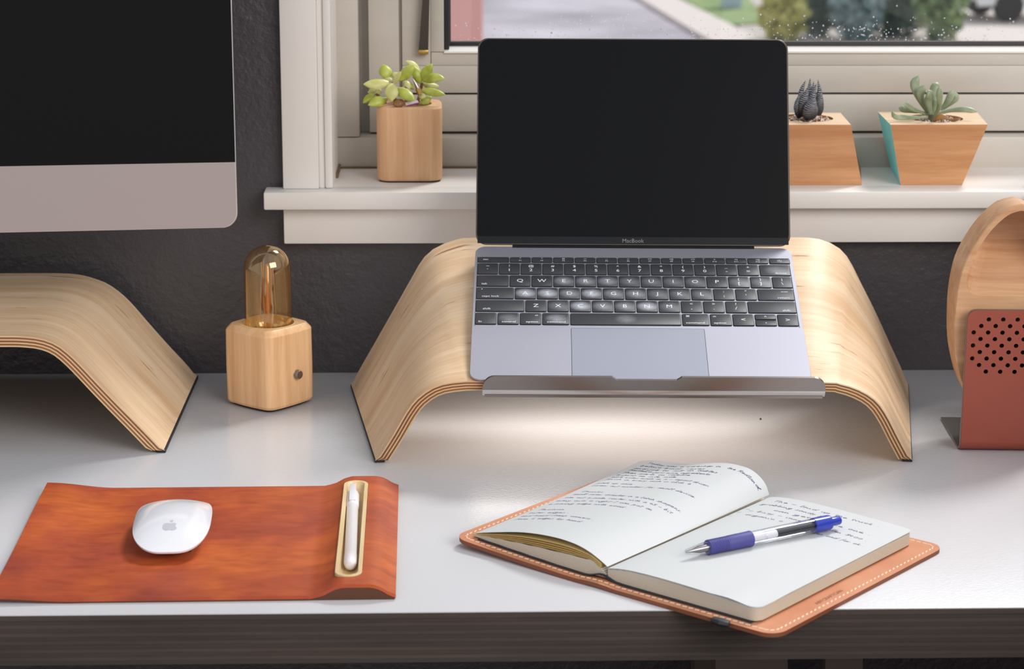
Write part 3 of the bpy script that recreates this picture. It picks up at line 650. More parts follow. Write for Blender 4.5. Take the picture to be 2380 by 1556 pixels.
tl = text('name_print', 'MacBook', .0051, 'faint', lt, (0, 0, 0)); pm = lidA @ Matrix.Translation((0, .0040, .0004)); tl.location = pm.to_translation(); tl.rotation_euler = pm.to_euler()

# ------------------------------------------------------------------ lamp
lp_ = thing('desk_lamp', 'square maple block lamp with amber tubular filament bulb and steel knob', 'lamp', (-.199, .1797, 0), radians(4.5)+pi/4)
def squircle(s, r, bulge, seg=7, side=8):
    P = rrect(s, s, r, seg); out = []
    n = len(P)
    for i, (x, y) in enumerate(P):
        out.append((x, y)); x2, y2 = P[(i+1) % n]
        if sqrt((x2-x)**2+(y2-y)**2) > s*.3:
            for k in range(1, side): out.append((lerp(x, x2, k/side), lerp(y, y2, k/side)))
    h = s/2
    res = []
    for x, y in out:
        m_ = max(abs(x), abs(y)); o_ = min(abs(x), abs(y)); b = bulge*(1-(o_/h)**2)
        if abs(x) >= abs(y): res.append((x+math.copysign(b, x), y))
        else: res.append((x, y+math.copysign(b, y)))
    return res
S0 = .0585
def sq(s, z, b=.0022): return [(x, y, z) for x, y in squircle(s, .0062*s/S0, b)]
body = loft([sq(S0-.005, .0020), sq(S0-.002, .0026), sq(S0, .005), sq(S0+.0006, .036), sq(S0, .0705), sq(S0-.001, .0716), sq(S0-.0068, .0756), sq(S0-.0080, .0760)])
lb = obj('block', body, 'lampwood', lp_, 22)
cut(lb, mv(lathe([(.0248, 0), (.0248, .06)], 48), 0, 0, .050))
obj('base_plate', loft([sq(S0-.008, .0002), sq(S0-.008, .0021)]), 'rubber', lp_)
obj('socket_ring', lathe([(.0247, .0502), (.0247, .0759), (.0236, .0761), (.0236, .0506)], 48, False), 'traywood', lp_)
obj('socket', lathe([(.0135, .0500), (.0135, .058), (.010, .060)], 24), 'brass', lp_)
bp = [(.006, .058), (.011, .0600), (.0165, .0635), (.0205, .0690), (.0215, .0750), (.0215, .1250)]+[(.0215*cos(a), .1265+.0215*sin(a)) for a in [k*pi/2/10 for k in range(10)]]+[(.0004, .148)]
obj('bulb', lathe(bp, 40, True), 'amber', lp_, 60)
obj('glass_stem', lathe([(.0075, .0585), (.0052, .068), (.0035, .085), (.0028, .128), (.0005, .131)], 14), 'amber', lp_)
obj('filament_support', join(*[tube([(.0045*cos(a), .0045*sin(a), .066), (.0052*cos(a), .0052*sin(a), .1), (.0045*cos(a), .0045*sin(a), .132)], .00035, 5) for a in (0, 1.57, 3.14, 4.71)]), 'filament', lp_)
fp = []
for k in range(9):
    a = k*2*pi/8; fp += [(.0072*cos(a), .0072*sin(a), .076 if k % 2 else .131)]
obj('filament', tube(fp, .0004, 5), 'filament', lp_)
obj('stem_tube', lathe([(.0016, .065), (.0016, .130)], 10), 'filament', lp_)
# knob on the front right face: face normal in local frame is -Y... choose the face nearest to the camera on the right
km = Matrix.Translation((S0/2+.0018, 0, 0))
for nm, prof_, mt in (('knob', [(.0041, 0), (.0041, .0042), (.0036, .0050), (.0005, .0050)], 'steel'), ('knob_collar', [(.0046, -.001), (.0046, .0008), (.0038, .0010)], 'silver')):
    v = xf(lathe(prof_, 24), Matrix.Rotation(-pi/2, 4, 'Z') @ Matrix.Translation((S0/2+.0018, .0030, .0315)) @ Matrix.Rotation(pi/2, 4, 'Y'))
    obj(nm, v, mt, lp_)
obj('power_cord', xf(tube([(S0/2, 0, .03), (S0/2+.006, 0, .030), (S0/2+.012, .002, .022), (S0/2+.016, .006, .006), (S0/2+.022, .016, .0022), (S0/2+.03, .03, .0020)], .0019, 8), Matrix.Rotation(0, 4, 'Z')), 'red', lp_)

# ------------------------------------------------------------------ speaker on the right
sp = thing('speaker', 'egg shaped hollow wooden speaker with perforated red brown leather front', 'speaker', (.4475, .0115, 0), radians(-3.2))
half = [(0, .2147), (-.0075, .2128), (-.0141, .2092), (-.0255, .1981), (-.0356, .1834), (-.0461, .1611), (-.0507, .1312), (-.0503, .0973), (-.0470, .0740), (-.0400, .0525), (-.0270, .0330), (-.0130, .0245), (0, .0225)]
eg = [(p.x, p.y) for p in catmull([(x, y, 0) for x, y in half], 36)]
egg = eg+[(-x, z) for x, z in reversed(eg[1:-1])]
ecz = .118
def er(k, y): return [(x*k, y, ecz+(z-ecz)*k) for x, z in egg]
shell = obj('shell', loft([er(.985, .0105), er(1, .0115), er(1, .030), er(.985, .052), er(.965, .062), er(.95, .063)]), 'speakerwood', sp, 30)
def cav(k, y, zb, lift=0.):
    # opening outline: arch inset from the egg, flat floor with rounded corners
    L_ = [(x*.868*k, ecz+(z-ecz)*.868*k+.0072*k+lift) for x, z in eg]; rr_ = .011*k
    up_ = [p for p in L_ if p[1] > zb+rr_]
    xl = up_[-1][0]
    pl = up_+[(xl+rr_-rr_*cos(a), zb+rr_-rr_*sin(a)) for a in (.1, .45, .8, 1.15, pi/2)]+[(0, zb)]
    d = [0]
    for a, b in zip(pl, pl[1:]): d.append(d[-1]+sqrt((b[0]-a[0])**2+(b[1]-a[1])**2))
    out = []
    for n_ in range(40):
        s_ = d[-1]*n_/39; q = 0
        while q < len(pl)-2 and d[q+1] < s_: q += 1
        u_ = (s_-d[q])/((d[q+1]-d[q]) or 1); out.append((lerp(pl[q][0], pl[q+1][0], u_), lerp(pl[q][1], pl[q+1][1], u_)))
    out[0] = (0, out[0][1]); out[-1] = (0, zb)
    return [(x, y, z) for x, z in out]+[(-x, y, z) for x, z in reversed(out[1:-1])]
cv = loft([cav(1., .002, .1345), cav(1., .0112, .1348), cav(.985, .0150, .1375, .001), cav(.97, .024, .1470, .003), cav(.95, .034, .1590, .005), cav(.92, .044, .1700, .008), cav(.85, .050, .1765, .016)])
cut(shell, cv)
me = shell.data
if not me.materials: me.materials.append(MT['speakerwood'])
# folded steel bracket with leather face
hwP = .0428
def arcpts(cy, cz, r, a0, a1, n_=7): return [(cy+r*cos(lerp(a0, a1, k/n_)), cz+r*sin(lerp(a0, a1, k/n_))) for k in range(n_+1)]
inner = [(.098, .0021)]+arcpts(.0083, .0083, .0062, -pi/2, -pi)+[(.0021, .112)]
outer = [(.098, .0003)]+arcpts(.0083, .0083, .0080, -pi/2, -pi)+[(.0003, .112)]
zt_ = .1258
def plate(y0, y1, grow=0.):
    r = .0075; pts = [(-hwP-grow, .0083), (-hwP-grow, zt_-r+grow)]+[(-hwP-grow+r-r*cos(a), zt_+grow-r+r*sin(a)) for a in [k*pi/2/6 for k in range(1, 7)]]
    pts += [(-x, z) for x, z in reversed(pts)]
    return loft([[(x, y0, z) for x, z in pts], [(x, y1, z) for x, z in pts]])
br = [[(s, y, z) for y, z in outer[:-1]+[(.0003, .0084)]+[(.0021, .0084)]+list(reversed(inner[:-1]))] for s in (-hwP, hwP)]
holes = []
hc = .0945; dxp, dzp = .01215, .00572
for r_ in range(9):
    n_ = 5 if r_ in (0, 8) else (6 if r_ % 2 else 7)
    for c_ in range(n_):
        holes.append(xf(lathe([(.00195, -.01), (.00195, .01)], 14), Matrix.Translation(((c_-(n_-1)/2)*dxp, 0, hc+(4-r_)*dzp)) @ Matrix.Rotation(pi/2, 4, 'X')))
HJ = join(*holes)
obj('bracket_foot', loft(br), 'steel', sp, 30)
pb = obj('bracket_plate', plate(.0003, .0021), 'steel', sp, 30); cut(pb, HJ)
lf = obj('leather_face', plate(-.0009, .0004, -.0006), 'spkleather', sp, 30); cut(lf, HJ)
obj('leather_curl', loft([[(s, y, z) for y, z in ([(.012, -.0)]+[])+arcpts(.0083, .0092, .0092, -pi/2+.1, -pi)+[(.0004, .0092)]+list(reversed(arcpts(.0083, .0092, .0080, -pi/2+.1, -pi)))][1:] for s in (-hwP+.0006, hwP-.0006)]), 'spkleather', sp, 30)
obj('driver_cloth', box(-.0390, .0390, .0092, .0104, .066, .1195, .0003), 'black', sp)

# ------------------------------------------------------------------ mouse pad, mouse, tray pen
PW, PD = .2825, .2465
pad = thing('mouse_pad', 'orange brown leather mouse pad with raised pen ridge at the right end', 'mouse pad', (-.2150, -.2067, 0), radians(.67))
ztab = [(.082, .0040), (.0905, .0062), (.098, .0104), (.104, .0120), (.124, .0120), (.130, .0103), (.1365, .0060), (.1412, .0042)]
def padz(x, y):
    z = interpl(x, ztab); z += .0050*smooth((-x-.085)/.056)*(.55+.45*smooth((y+.05)/.15)); return z
def pf_(u, v):
    x = lerp(-PW/2, PW/2, u); y = lerp(-PD/2, PD/2, v); return (x, y, padz(x, y))
lea = obj('leather_top', sheet(pf_, 90, 10, .0026), 'leather', pad, 30)
stad = lambda w, l: [(w/2*cos(a), (l/2-w/2)+w/2*sin(a)) for a in [k*pi/12 for k in range(13)]]+[(w/2*cos(a), -(l/2-w/2)+w/2*sin(a)) for a in [pi+k*pi/12 for k in range(13)]]
TX = .1075
slot = [(x+TX, y+.001) for x, y in stad(.0198, .2190)]
cut(lea, loft([[(x, y, .004) for x, y in slot], [(x, y, .02) for x, y in slot]]))
obj('felt_base', sheet(lambda u, v: (lerp(-PW/2+.001, PW/2-.0005, u), lerp(-PD/2+.0005, PD/2-.004, v), min(padz(lerp(-PW/2, PW/2, u), 0), .0042)-.0024 if lerp(-PW/2, PW/2, u) > -.08 else padz(lerp(-PW/2, PW/2, u), lerp(-PD/2, PD/2, v))-.0027), 40, 4, .0013), 'leather_edge', pad, 30)
def corex(y0, y1):
    xs_ = [.084+k*(.1395-.084)/24 for k in range(25)]
    return loft([[(x, y, max(interpl(x, ztab)-.0027, .0017)) for x in xs_]+[(x, y, .0016) for x in reversed(xs_)] for y in (y0, y1)])
obj('ridge_core', corex(-PD/2+.0004, -.1095), 'leather_edge', pad, 30); obj('ridge_core', corex(.1115, PD/2-.0004), 'leather_edge', pad, 30)
so_ = lambda w, l, z: [(x+TX, y+.001, z) for x, y in stad(w, l)]
obj('wooden_tray', loft([so_(.0194, .2186, .0018), so_(.0194, .2186, .0124), so_(.0188, .2180, .0128), so_(.0140, .2132, .0128), so_(.0134, .2110, .0122), so_(.0120, .1980, .0060), so_(.0070, .1900, .0040)], True, True), 'traywood', pad, 30)
wp = thing('frosted_pen', 'frosted white pen with clip resting in the wooden tray', 'pen', (-.1060, -.2835, .0094), radians(1.6))
def ylathe(prof, seg=24): return xf(lathe(prof, seg), Matrix.Rotation(-pi/2, 4, 'X'))
obj('barrel', ylathe([(.0030, 0), (.0042, .0015), (.0047, .006), (.0047, .020), (.0045, .0204), (.0045, .128), (.0040, .129)]), 'frost', wp)
obj('end_plug', ylathe([(.0018, -.0016), (.0030, -.0008), (.0030, .0006)]), 'frost', wp)
obj('cap', ylathe([(.0046, .129), (.0050, .130), (.0050, .158), (.0044, .162), (.002, .1635)]), 'frost', wp)
obj('clip', box(-.0026, .0026, .133, .171, .0047, .0060, .0004), 'frost', wp)
obj('push_button', ylathe([(.0024, .1635), (.0024, .170), (.0018, .171)], 16), 'frost', wp)
mo = thing('computer_mouse', 'white low arched wireless mouse on the leather pad', 'mouse', (-.2424, -.2040, .0042), .05)
def topz(u, v): return .0220-.0138*abs(v)**2.5-.0068*u*u*(1-.6*v*v)-.0016*(u*u)**4
NU, NV = 28, 44
def msurf(a, b):
    u, v = a*2-1, b*2-1
    # square to superellipse: round ends, nearly straight sides
    dx, dy = u*sqrt(1-v*v/2), v*sqrt(1-u*u/2); rho = sqrt(dx*dx+dy*dy)
    if rho > 1e-9:
        c_, s_ = abs(dx/rho), abs(dy/rho); k = 1/(c_**3.0+s_**3.0)**(1/3.0); dx, dy = dx*k, dy*k
    return (.0288*dx, .0567*dy, topz(dx, dy))
top = grid(msurf, NU, NV)
rim = [msurf(i/NU, 0) for i in range(NU)]+[msurf(1, j/NV) for j in range(NV)]+[msurf(1-i/NU, 1) for i in range(NU)]+[msurf(0, 1-j/NV) for j in range(NV)]
o = obj('shell', top, 'mouse', mo, 60)
def shr(k, dz, mn=None): return [(x*k, y*k, (z+dz)) for x, y, z in rim]
obj('shell_edge', loft([rim, shr(.999, -.0010), shr(.985, -.0018)], True, False), 'mouse', mo, 60)
obj('base', loft([shr(.985, -.0018), [(x*.64, y*.74, .0034) for x, y, z in rim], [(x*.60, y*.72, .0012) for x, y, z in rim]], True, True), 'silver', mo, 60)
for sx_ in (-1, 1): obj('glide_strip', box(sx_*.014-.0012, sx_*.014+.0012, -.034, .034, 0, .0013), 'rubber', mo)
# pressed emblem: apple silhouette with bite and leaf
def onmouse(px, py):
    u = px/.0286; v = py/.0567; return (px, py, topz(u, v)+.00012)
ap = []
for k in range(48):
    a = 2*pi*k/48; r = .0056*(1-.06*cos(4*a)); x, y = r*1.0*cos(a), r*.98*sin(a)
    if y > .003 and abs(x) < .0022: y -= .0012*(1-abs(x)/.0022)
    if y < -.004 and abs(x) < .0018: y += .0010*(1-abs(x)/.0018)
    d = sqrt((x-.0076)**2+(y-.0012)**2)
    if d < .0036:
        x = .0076-sqrt(max(0, .0036**2-(y-.0012)**2))
    ap.append((x, y))
def sub(poly, oy): 
    return [onmouse(x, y+oy) for x, y in poly]
leafp = [(.0002+.0014*t_+.0011*sin(pi*t_)*s_, .0064+.0036*t_-.0006*sin(pi*t_)*s_) for s_ in (1, -1) for t_ in ([0, .25, .5, .75, 1] if s_ == 1 else [.75, .5, .25])]
ctr = onmouse(0, -.031)
v_ = sub(ap, -.031); f_ = [(i, (i+1) % 48, 48) for i in range(48)]
v2 = sub(leafp, -.0316); f2 = [tuple(range(len(leafp)))]
obj('emblem', join((v_+[ctr], f_), (v2, f2)), 'logo', mo, 0)

# ------------------------------------------------------------------ notebook
nb = thing('notebook', 'open notebook with blue handwriting in a stitched natural leather cover', 'notebook', (.0782, -.3026, 0), -.7222)
CX0, CX1, CY0, CY1 = -.1380, .1495, -.0105, .2225
def covz(x, y=0.):
    z = .0033
    if x < -.02: z += .0050*((-x-.02)/.12)**1.3
    if -.02 < x < .014: z += .0010*cos((x+.003)/.017*pi/2)
    return z
def cov(u, v):
    x = lerp(CX0, CX1, u); y = lerp(CY0, CY1, v); r = .013
    for ex_, sx_ in ((CX0, 1), (CX1, -1)):
        for ey, sy in ((CY0, 1), (CY1, -1)):
            cxr, cyr = ex_+sx_*r, ey+sy*r
            if (x-cxr)*sx_ < 0 and (y-cyr)*sy < 0:
                dx, dy = x-cxr, y-cyr; m_ = max(abs(dx), abs(dy)); l_ = sqrt(dx*dx+dy*dy)
                if l_ > 1e-9: x, y = cxr+dx*m_/l_, cyr+dy*m_/l_
    return (x, y, covz(x))
NUc = 88; NVc = 70
cvf = sheet(cov, NUc, NVc, .0030)
co = obj('leather_cover', cvf, ['nbleather', 'nbedge'], nb, 50)
nside = NUc*NVc*2
for p in co.data.polygons:
    if p.index >= nside: p.material_index = 1
# stitching: short threads round the cover
st = []
def stitch(p, d):
    L_ = .0017; n_ = Vector((-d.y, d.x, 0)); w = .00045
    z = covz(p.x)
    a = p-d*L_; b = p+d*L_
    st.append(xf(box(-L_, L_, -w, w, -.0004, .00045, .0002, 1), Matrix.Translation((p.x, p.y, z)) @ Matrix.Rotation(math.atan2(d.y, d.x)+.25, 4, 'Z')))
ins = .0052
def stitch_line(a, b):
    a, b = Vector(a), Vector(b); n_ = int((b-a).length/.0052); d = (b-a).normalized()
    for k in range(n_+1): stitch(a.lerp(b, k/n_), d)
rr = .013
x0s, x1s, y0s, y1s = CX0+ins, CX1-ins, CY0+ins, CY1-ins
stitch_line((x0s, y0s+.010, 0), (x0s, y1s-.010, 0)); stitch_line((x1s, y0s+.010, 0), (x1s, y1s-.010, 0))
stitch_line((x0s+.010, y0s, 0), (x1s-.010, y0s, 0)); stitch_line((x0s+.010, y1s, 0), (x1s-.010, y1s, 0))
for cx_, cy_, a0 in ((x0s+.008, y0s+.008, pi), (x1s-.008, y0s+.008, 1.5*pi), (x1s-.008, y1s-.008, 0), (x0s+.008, y1s-.008, pi/2)):
    for k in range(3):
        a = a0+pi/2*(k+.5)/3; stitch(Vector((cx_+.008*cos(a), cy_+.008*sin(a), 0)), Vector((-sin(a), cos(a), 0)))
for s_ in st: obj('stitch', s_, 'thread', nb, 0)
te = text('pressed_lettering', 'ABYCRAFTCAN', .0047, 'emboss', nb, (.1385, .075, covz(.1385)+.0002), (0, 0, pi/2), 'CENTER', 1.05)
obj('inner_cover', sheet(lambda u, v: (lerp(-.120, .1245, u), lerp(-.0022, .2095, v), covz(lerp(-.120, .1245, u))+.0009+(.0030*math.exp(-((lerp(-.120, .1245, u)+.004)/.008)**2))), 60, 6, .0008), 'inner', nb, 30)
# right page block
PWd, PH = .1285, .2100
def rtop(x, y):
    z = .0160-.0030*math.exp(-(x/.012)**1.2)+.0008*sin(pi*min(1, x/.09))
    z -= .0012*smooth((x-.09)/.04)
    return z
def rc(x, y, r=.007):
    return x, y
def block_outline(x0, x1, y0, y1, r):
    P = [(x0, y0)]
    P += [(x1-r+r*cos(a), y0+r+r*sin(a)) for a in [-pi/2+k*pi/2/5 for k in range(6)]]
    P += [(x1-r+r*cos(a), y1-r+r*sin(a)) for a in [k*pi/2/5 for k in range(6)]]
    P += [(x0, y1)]; return P
bo = block_outline(.0005, PWd, 0, PH, .007)
def shape_sheet(outline, zf, th, nx=20):
    """page: clip a grid to a rounded outline by clamping"""
    x0, x1 = min(p[0] for p in outline), max(p[0] for p in outline); y0, y1 = min(p[1] for p in outline), max(p[1] for p in outline); r = .007; sgn = 1
    def fn(u, v):
        x = lerp(x0, x1, u); y = lerp(y0, y1, v)
        for ey, sy in ((y0, 1), (y1, -1)):
            cxr, cyr = x1-r, ey+sy*r
            if x > cxr and (y-cyr)*sy < 0:
                dx, dy = x-cxr, y-cyr; m_ = max(abs(dx), abs(dy)); l_ = sqrt(dx*dx+dy*dy)
                if l_ > 1e-9: x, y = cxr+dx*m_/l_, cyr+dy*m_/l_
        return (x, y, zf(x, y))
    return sheet(fn, nx*2, nx*2, th)
def blk(x, y): return rtop(x, y)-.0011
bv, bf = shape_sheet(bo, blk, .001)
nn_ = len(bv)//2
bv = bv[:nn_]+[(x, y, covz(x)+.0012) for x, y, z in bv[nn_:]]
obj('page_block', (bv, bf), 'edges', nb, 50)
for k, (sh, dz) in enumerate(((.0006, -.00075), (.0000, -.00040))):
    obj('page', shape_sheet(block_outline(.0006, PWd-sh, .0003*k, PH-.0004*k, .007), lambda x, y, dz=dz: rtop(x, y)+dz, .00016), 'paper', nb, 50)
obj('page', shape_sheet(block_outline(.0006, PWd+.0002, .0000, PH, .007), lambda x, y: rtop(x, y)+.0010*smooth((x-.085)/.03)*smooth((.05-y)/.05)*smooth((.118-x)/.02)-.0009*smooth((x-.112)/.016)*smooth((.04-y)/.04), .00016), 'paper', nb, 50)
# left pages
nearc = [(0, .0142), (-.0055, .0172), (-.0163, .0217), (-.0281, .0245), (-.044, .0255), (-.064, .0243), (-.0844, .0212), (-.1143, .0140), (-.1245, .0110)]
farc = [(0, .0150), (-.0045, .0240), (-.0158, .0314), (-.028, .0331), (-.0444, .0320), (-.0776, .0245), (-.0946, .0222), (-.1110, .0206), (-.1255, .0172)]
NC = [(p.x, p.y) for p in catmull([(a, b, 0) for a, b in nearc], 41)]; FC = [(p.x, p.y) for p in catmull([(a, b, 0) for a, b in farc], 41)]
def lpage(s, v, k=1.0):
    """s 0..1 spine to fore edge, v 0..1 near to far, k 1 top sheet .. 0 flat on the stack"""
    f = s*40; i = min(39, int(f)); fr = f-i
    ax, az = lerp(NC[i][0], NC[i+1][0], fr), lerp(NC[i][1], NC[i+1][1], fr); bx, bz = lerp(FC[i][0], FC[i+1][0], fr), lerp(FC[i][1], FC[i+1][1], fr)
    w = v**1.7
    x, z = lerp(ax, bx, w), lerp(az, bz, w)
    fx = -.1265*s; fz = covz(fx)+.0020+.0105*(1-s)**.8*min(1, s*9)
    fz = min(fz, z-.0002)
    return (lerp(fx, x, k), v*PH, lerp(fz, z, k))
def lsheet(k): return sheet(lambda u, v: lpage(u if k == 1 else .05+.95*u, v, k), 48, 24, .00015)
lbv, lbf = sheet(lambda u, v: lpage(u, v, 0.10), 48, 12, .001); n2 = len(lbv)//2
lbv = lbv[:n2]+[(x, y, covz(x)+.0011) for x, y, z in lbv[n2:]]
obj('page_block', (lbv, lbf), 'edges', nb, 50)
for k in (.22, .34, .48): obj('page', lsheet(k), 'cream', nb, 50)
obj('page', lsheet(.62), 'cream', nb, 50); obj('page', lsheet(1.0), 'paper', nb, 50)
obj('elastic_end', tube([(.100, -.0118, .0030), (.108, -.0135, .0035), (.113, -.0118, .0030)], [.003, .0042, .003], 8, True, .7), 'inner', nb)
# handwriting: single stroke script laid on the pages
GL = {'a': (1., [[(.8, .85), (.4, 1), (.05, .5), (.3, 0), (.75, .4), (.85, 1), (.8, .3), (1, .05)]]), 'b': (.9, [[(0, .2), (.35, 2), (.2, 1.6), (.15, .1), (.5, 0), (.75, .5), (.5, .95), (.2, .6)]]), 'c': (.8, [[(.7, .8), (.4, 1), (.05, .5), (.35, 0), (.8, .25)]]), 'd': (1., [[(.7, .9), (.35, 1), (.05, .4), (.35, 0), (.7, .5), (.95, 2.1), (.8, .4), (1, 0)]]), 'e': (.85, [[(.05, .45), (.6, .65), (.5, 1), (.1, .7), (.15, .1), (.5, 0), (.85, .3)]]), 'f': (.7, [[(.65, 1.9), (.4, 2.1), (.3, 1.5), (.2, 0), (.1, -.8)], [(0, .9), (.6, .95)]]), 'g': (.95, [[(.8, .85), (.4, 1), (.05, .5), (.35, .05), (.75, .5), (.8, 1), (.7, -.6), (.3, -1), (.05, -.7), (.9, .1)]]), 'h': (.9, [[(.1, 2), (.05, 0), (.3, .8), (.6, .95), (.65, .3), (.9, 0)]]), 'i': (.45, [[(.05, .9), (.1, .1), (.45, .05)], [(.15, 1.4), (.2, 1.5)]]), 'j': (.5, [[(.4, .9), (.35, -.6), (0, -1), (-.1, -.6), (.5, 0)]]), 'k': (.8, [[(.1, 2), (.05, 0)], [(.6, 1), (.1, .5), (.75, 0)]]), 'l': (.45, [[(0, .2), (.35, 1.9), (.2, 2), (.1, .2), (.45, 0)]]), 'm': (1.25, [[(0, 0), (.1, .95), (.12, 0), (.35, .9), (.5, .7), (.5, 0), (.75, .9), (.95, .7), (.95, .1), (1.25, 0)]]), 'n': (.9, [[(0, 0), (.1, .95), (.12, 0), (.4, .9), (.6, .7), (.6, .1), (.9, 0)]]), 'o': (.85, [[(.5, .95), (.1, .6), (.3, 0), (.7, .4), (.5, .95), (.9, .8)]]), 'p': (.85, [[(.1, 1), (0, -1)], [(.08, .6), (.4, 1), (.7, .6), (.4, .05), (.1, .2)]]), 'q': (.9, [[(.8, .85), (.4, 1), (.05, .5), (.35, .05), (.75, .6), (.75, -1)]]), 'r': (.65, [[(0, .9), (.1, 0), (.2, .7), (.65, .9)]]), 's': (.7, [[(.6, .95), (.2, .8), (.5, .4), (.3, 0), (0, .1)]]), 't': (.6, [[(.3, 1.7), (.2, .2), (.55, 0)], [(0, 1.1), (.65, 1.2)]]), 'u': (.95, [[(0, .95), (.05, .2), (.4, .05), (.65, .9), (.65, .1), (.95, 0)]]), 'v': (.8, [[(0, .95), (.3, 0), (.7, .95)]]), 'w': (1.1, [[(0, .95), (.2, 0), (.5, .8), (.7, 0), (1.1, .95)]]), 'x': (.8, [[(0, 1), (.7, 0)], [(.7, 1), (0, 0)]]), 'y': (.85, [[(0, .95), (.1, .3), (.4, .2), (.7, .95), (.4, -.8), (0, -.9)]]), 'z': (.8, [[(0, .95), (.65, .95), (0, 0), (.7, 0)]]),
      'T': (1.1, [[(0, 1.9), (1.1, 2)], [(.55, 1.9), (.4, 0)]]), 'R': (1.2, [[(.2, 0), (.3, 2)], [(.1, 1.7), (.8, 2), (.9, 1.4), (.35, 1), (1.2, 0)]]), 'P': (1., [[(.1, 0), (.3, 2)], [(.1, 1.7), (.8, 1.9), (.8, 1.2), (.3, 1)]]), 'S': (.9, [[(.9, 1.8), (.4, 2), (.2, 1.5), (.7, .7), (.4, 0), (0, .3)]]), 'C': (1., [[(.9, 1.7), (.5, 2), (.1, 1), (.4, 0), (1, .3)]]), 'I': (.6, [[(.1, 2), (.6, 2)], [(.35, 2), (.25, 0)], [(0, 0), (.5, 0)]]), '4': (.8, [[(.3, 1.8), (0, .7), (.8, .8)], [(.6, 1.3), (.5, 0)]]), '5': (.8, [[(.7, 1.8), (.2, 1.8), (.1, 1), (.6, 1), (.6, .2), (0, 0)]]), '0': (.9, [[(.5, 1.5), (.1, .8), (.4, 0), (.85, .8), (.5, 1.5)]]), '$': (.8, [[(.7, 1.5), (.2, 1.6), (.2, 1), (.6, .8), (.5, .1), (0, .2)], [(.45, 1.9), (.3, -.2)]]), '-': (.9, [[(0, .5), (.9, .6)]]), '.': (.4, [[(.1, 0), (.2, .1)]])}
hr = random.Random(11)
def write(s, x, y, size, surf, mat, width, wdt=.00036):
    """one line of script on a page; surf(x, y) gives the height"""
    adv = sum(GL.get(c_, (.75, []))[0]+.12 for c_ in s); k = width/(adv*size); V, F = [], []
    cx = x; wob = hr.uniform(0, 6)
    for c_ in s:
        a_, strokes = GL.get(c_, (.75, []))
        for stv in strokes:
            q = catmull([(p[0], p[1], 0) for p in stv], max(5, 3*len(stv)))
            jx, jy = hr.uniform(-.08, .08), hr.uniform(-.1, .1)
            pts = []
            for p in q:
                py = (p.y*hr.uniform(.97, 1.03)+jy)*size; px = cx+(p.x+jx)*size*k+py*.28
                pts.append(Vector((px, y+py+.0005*sin(wob+px*60), 0)))
            for i in range(len(pts)-1):
                a, b = pts[i], pts[i+1]; d = b-a
                if d.length < 1e-7: continue
                d.normalize(); n_ = Vector((-d.y, d.x, 0))*wdt/2; j = len(V)
                for p_ in (a-n_-d*wdt*.2, b-n_+d*wdt*.2, b+n_+d*wdt*.2, a+n_-d*wdt*.2): V.append((p_.x, p_.y, surf(p_.x, p_.y)+.00010))
                F.append((j, j+1, j+2, j+3))
        cx += (a_+.12)*size*k
    if V: obj('handwriting', (V, F), mat, nb, 0)
def lz(x, y):
    v = max(0, min(1, y/PH)); lo, hi = 0., 1.
    for _ in range(14):
        m_ = (lo+hi)/2
        if lpage(m_, v)[0] > x: lo = m_
        else: hi = m_
    return lpage((lo+hi)/2, v)[2]
LT = [(.1990, -.1120, 'Today was a workshop in', .073, 1), (.1985, -.033, 'the Redland.', .031, 1), (.1915, -.113, 'belaic bindr sexes', .064, 1), (.1850, -.114, 'and job to sell on tables .', .086, 1), (.1785, -.1155, 'Pandemic just more ingredients', .080, 1), (.1720, -.116, 'Then parts on release', .066, 1), (.1655, -.117, 'a just on site side', .058, 1),
      (.1590, -.117, 'more notes made on a - impact driver.', .095, 0), (.1525, -.118, 'finish in every inch is click 4', .082, 0), (.1420, -.118, 'pack up case', .034, 0), (.1345, -.118, 'screw out number for small device.', .100, 0),
      (.1170, -.115, 'Chunks', .022, 0), (.1085, -.117, 'small screw chamber in a latch sharpens.', .104, 0), (.0995, -.118, 'can cut a palm router with a 45 - bit', .102, 0), (.0905, -.119, 'many cuts a right I can put on', .092, 0), (.0815, -.119, 'a paring edge with wood .', .076, 0),
      (.0640, -.116, 'Section', .026, 0), (.0555, -.118, 'outer edges .', .040, 0), (.0465, -.118, 'and hand stamp corners .', .070, 0), (.0375, -.116, 'form k edges by hand .', .066, 0)]
for y, x, s, w, dk in LT: write(s, x, y, .00165, lz, 'ink_dark' if dk else 'ink', w, .00042 if dk else .00036)
rz_ = lambda x, y: rtop(x, y)
RT = [(.196, .012, 'The - loud up the truck .', .095), (.186, .008, 'grabbing sandy g', .056), (.176, .026, 'can get a nice one .', .086), (.166, .010, '- busy - inner', .050), (.164, .078, 'team $400 .', .038), (.156, .013, 'organic c', .034), (.152, .074, 'prep and for ok .', .046), (.170, .004, '-', .004), (.160, .002, '-', .004), (.150, .001, '-', .004)]
for y, x, s, w in RT: write(s, x, y, .0018, rz_, 'ink', w, .00036)
for y, x in ((.0150, -.064), (.0162, -.044)):
    pass

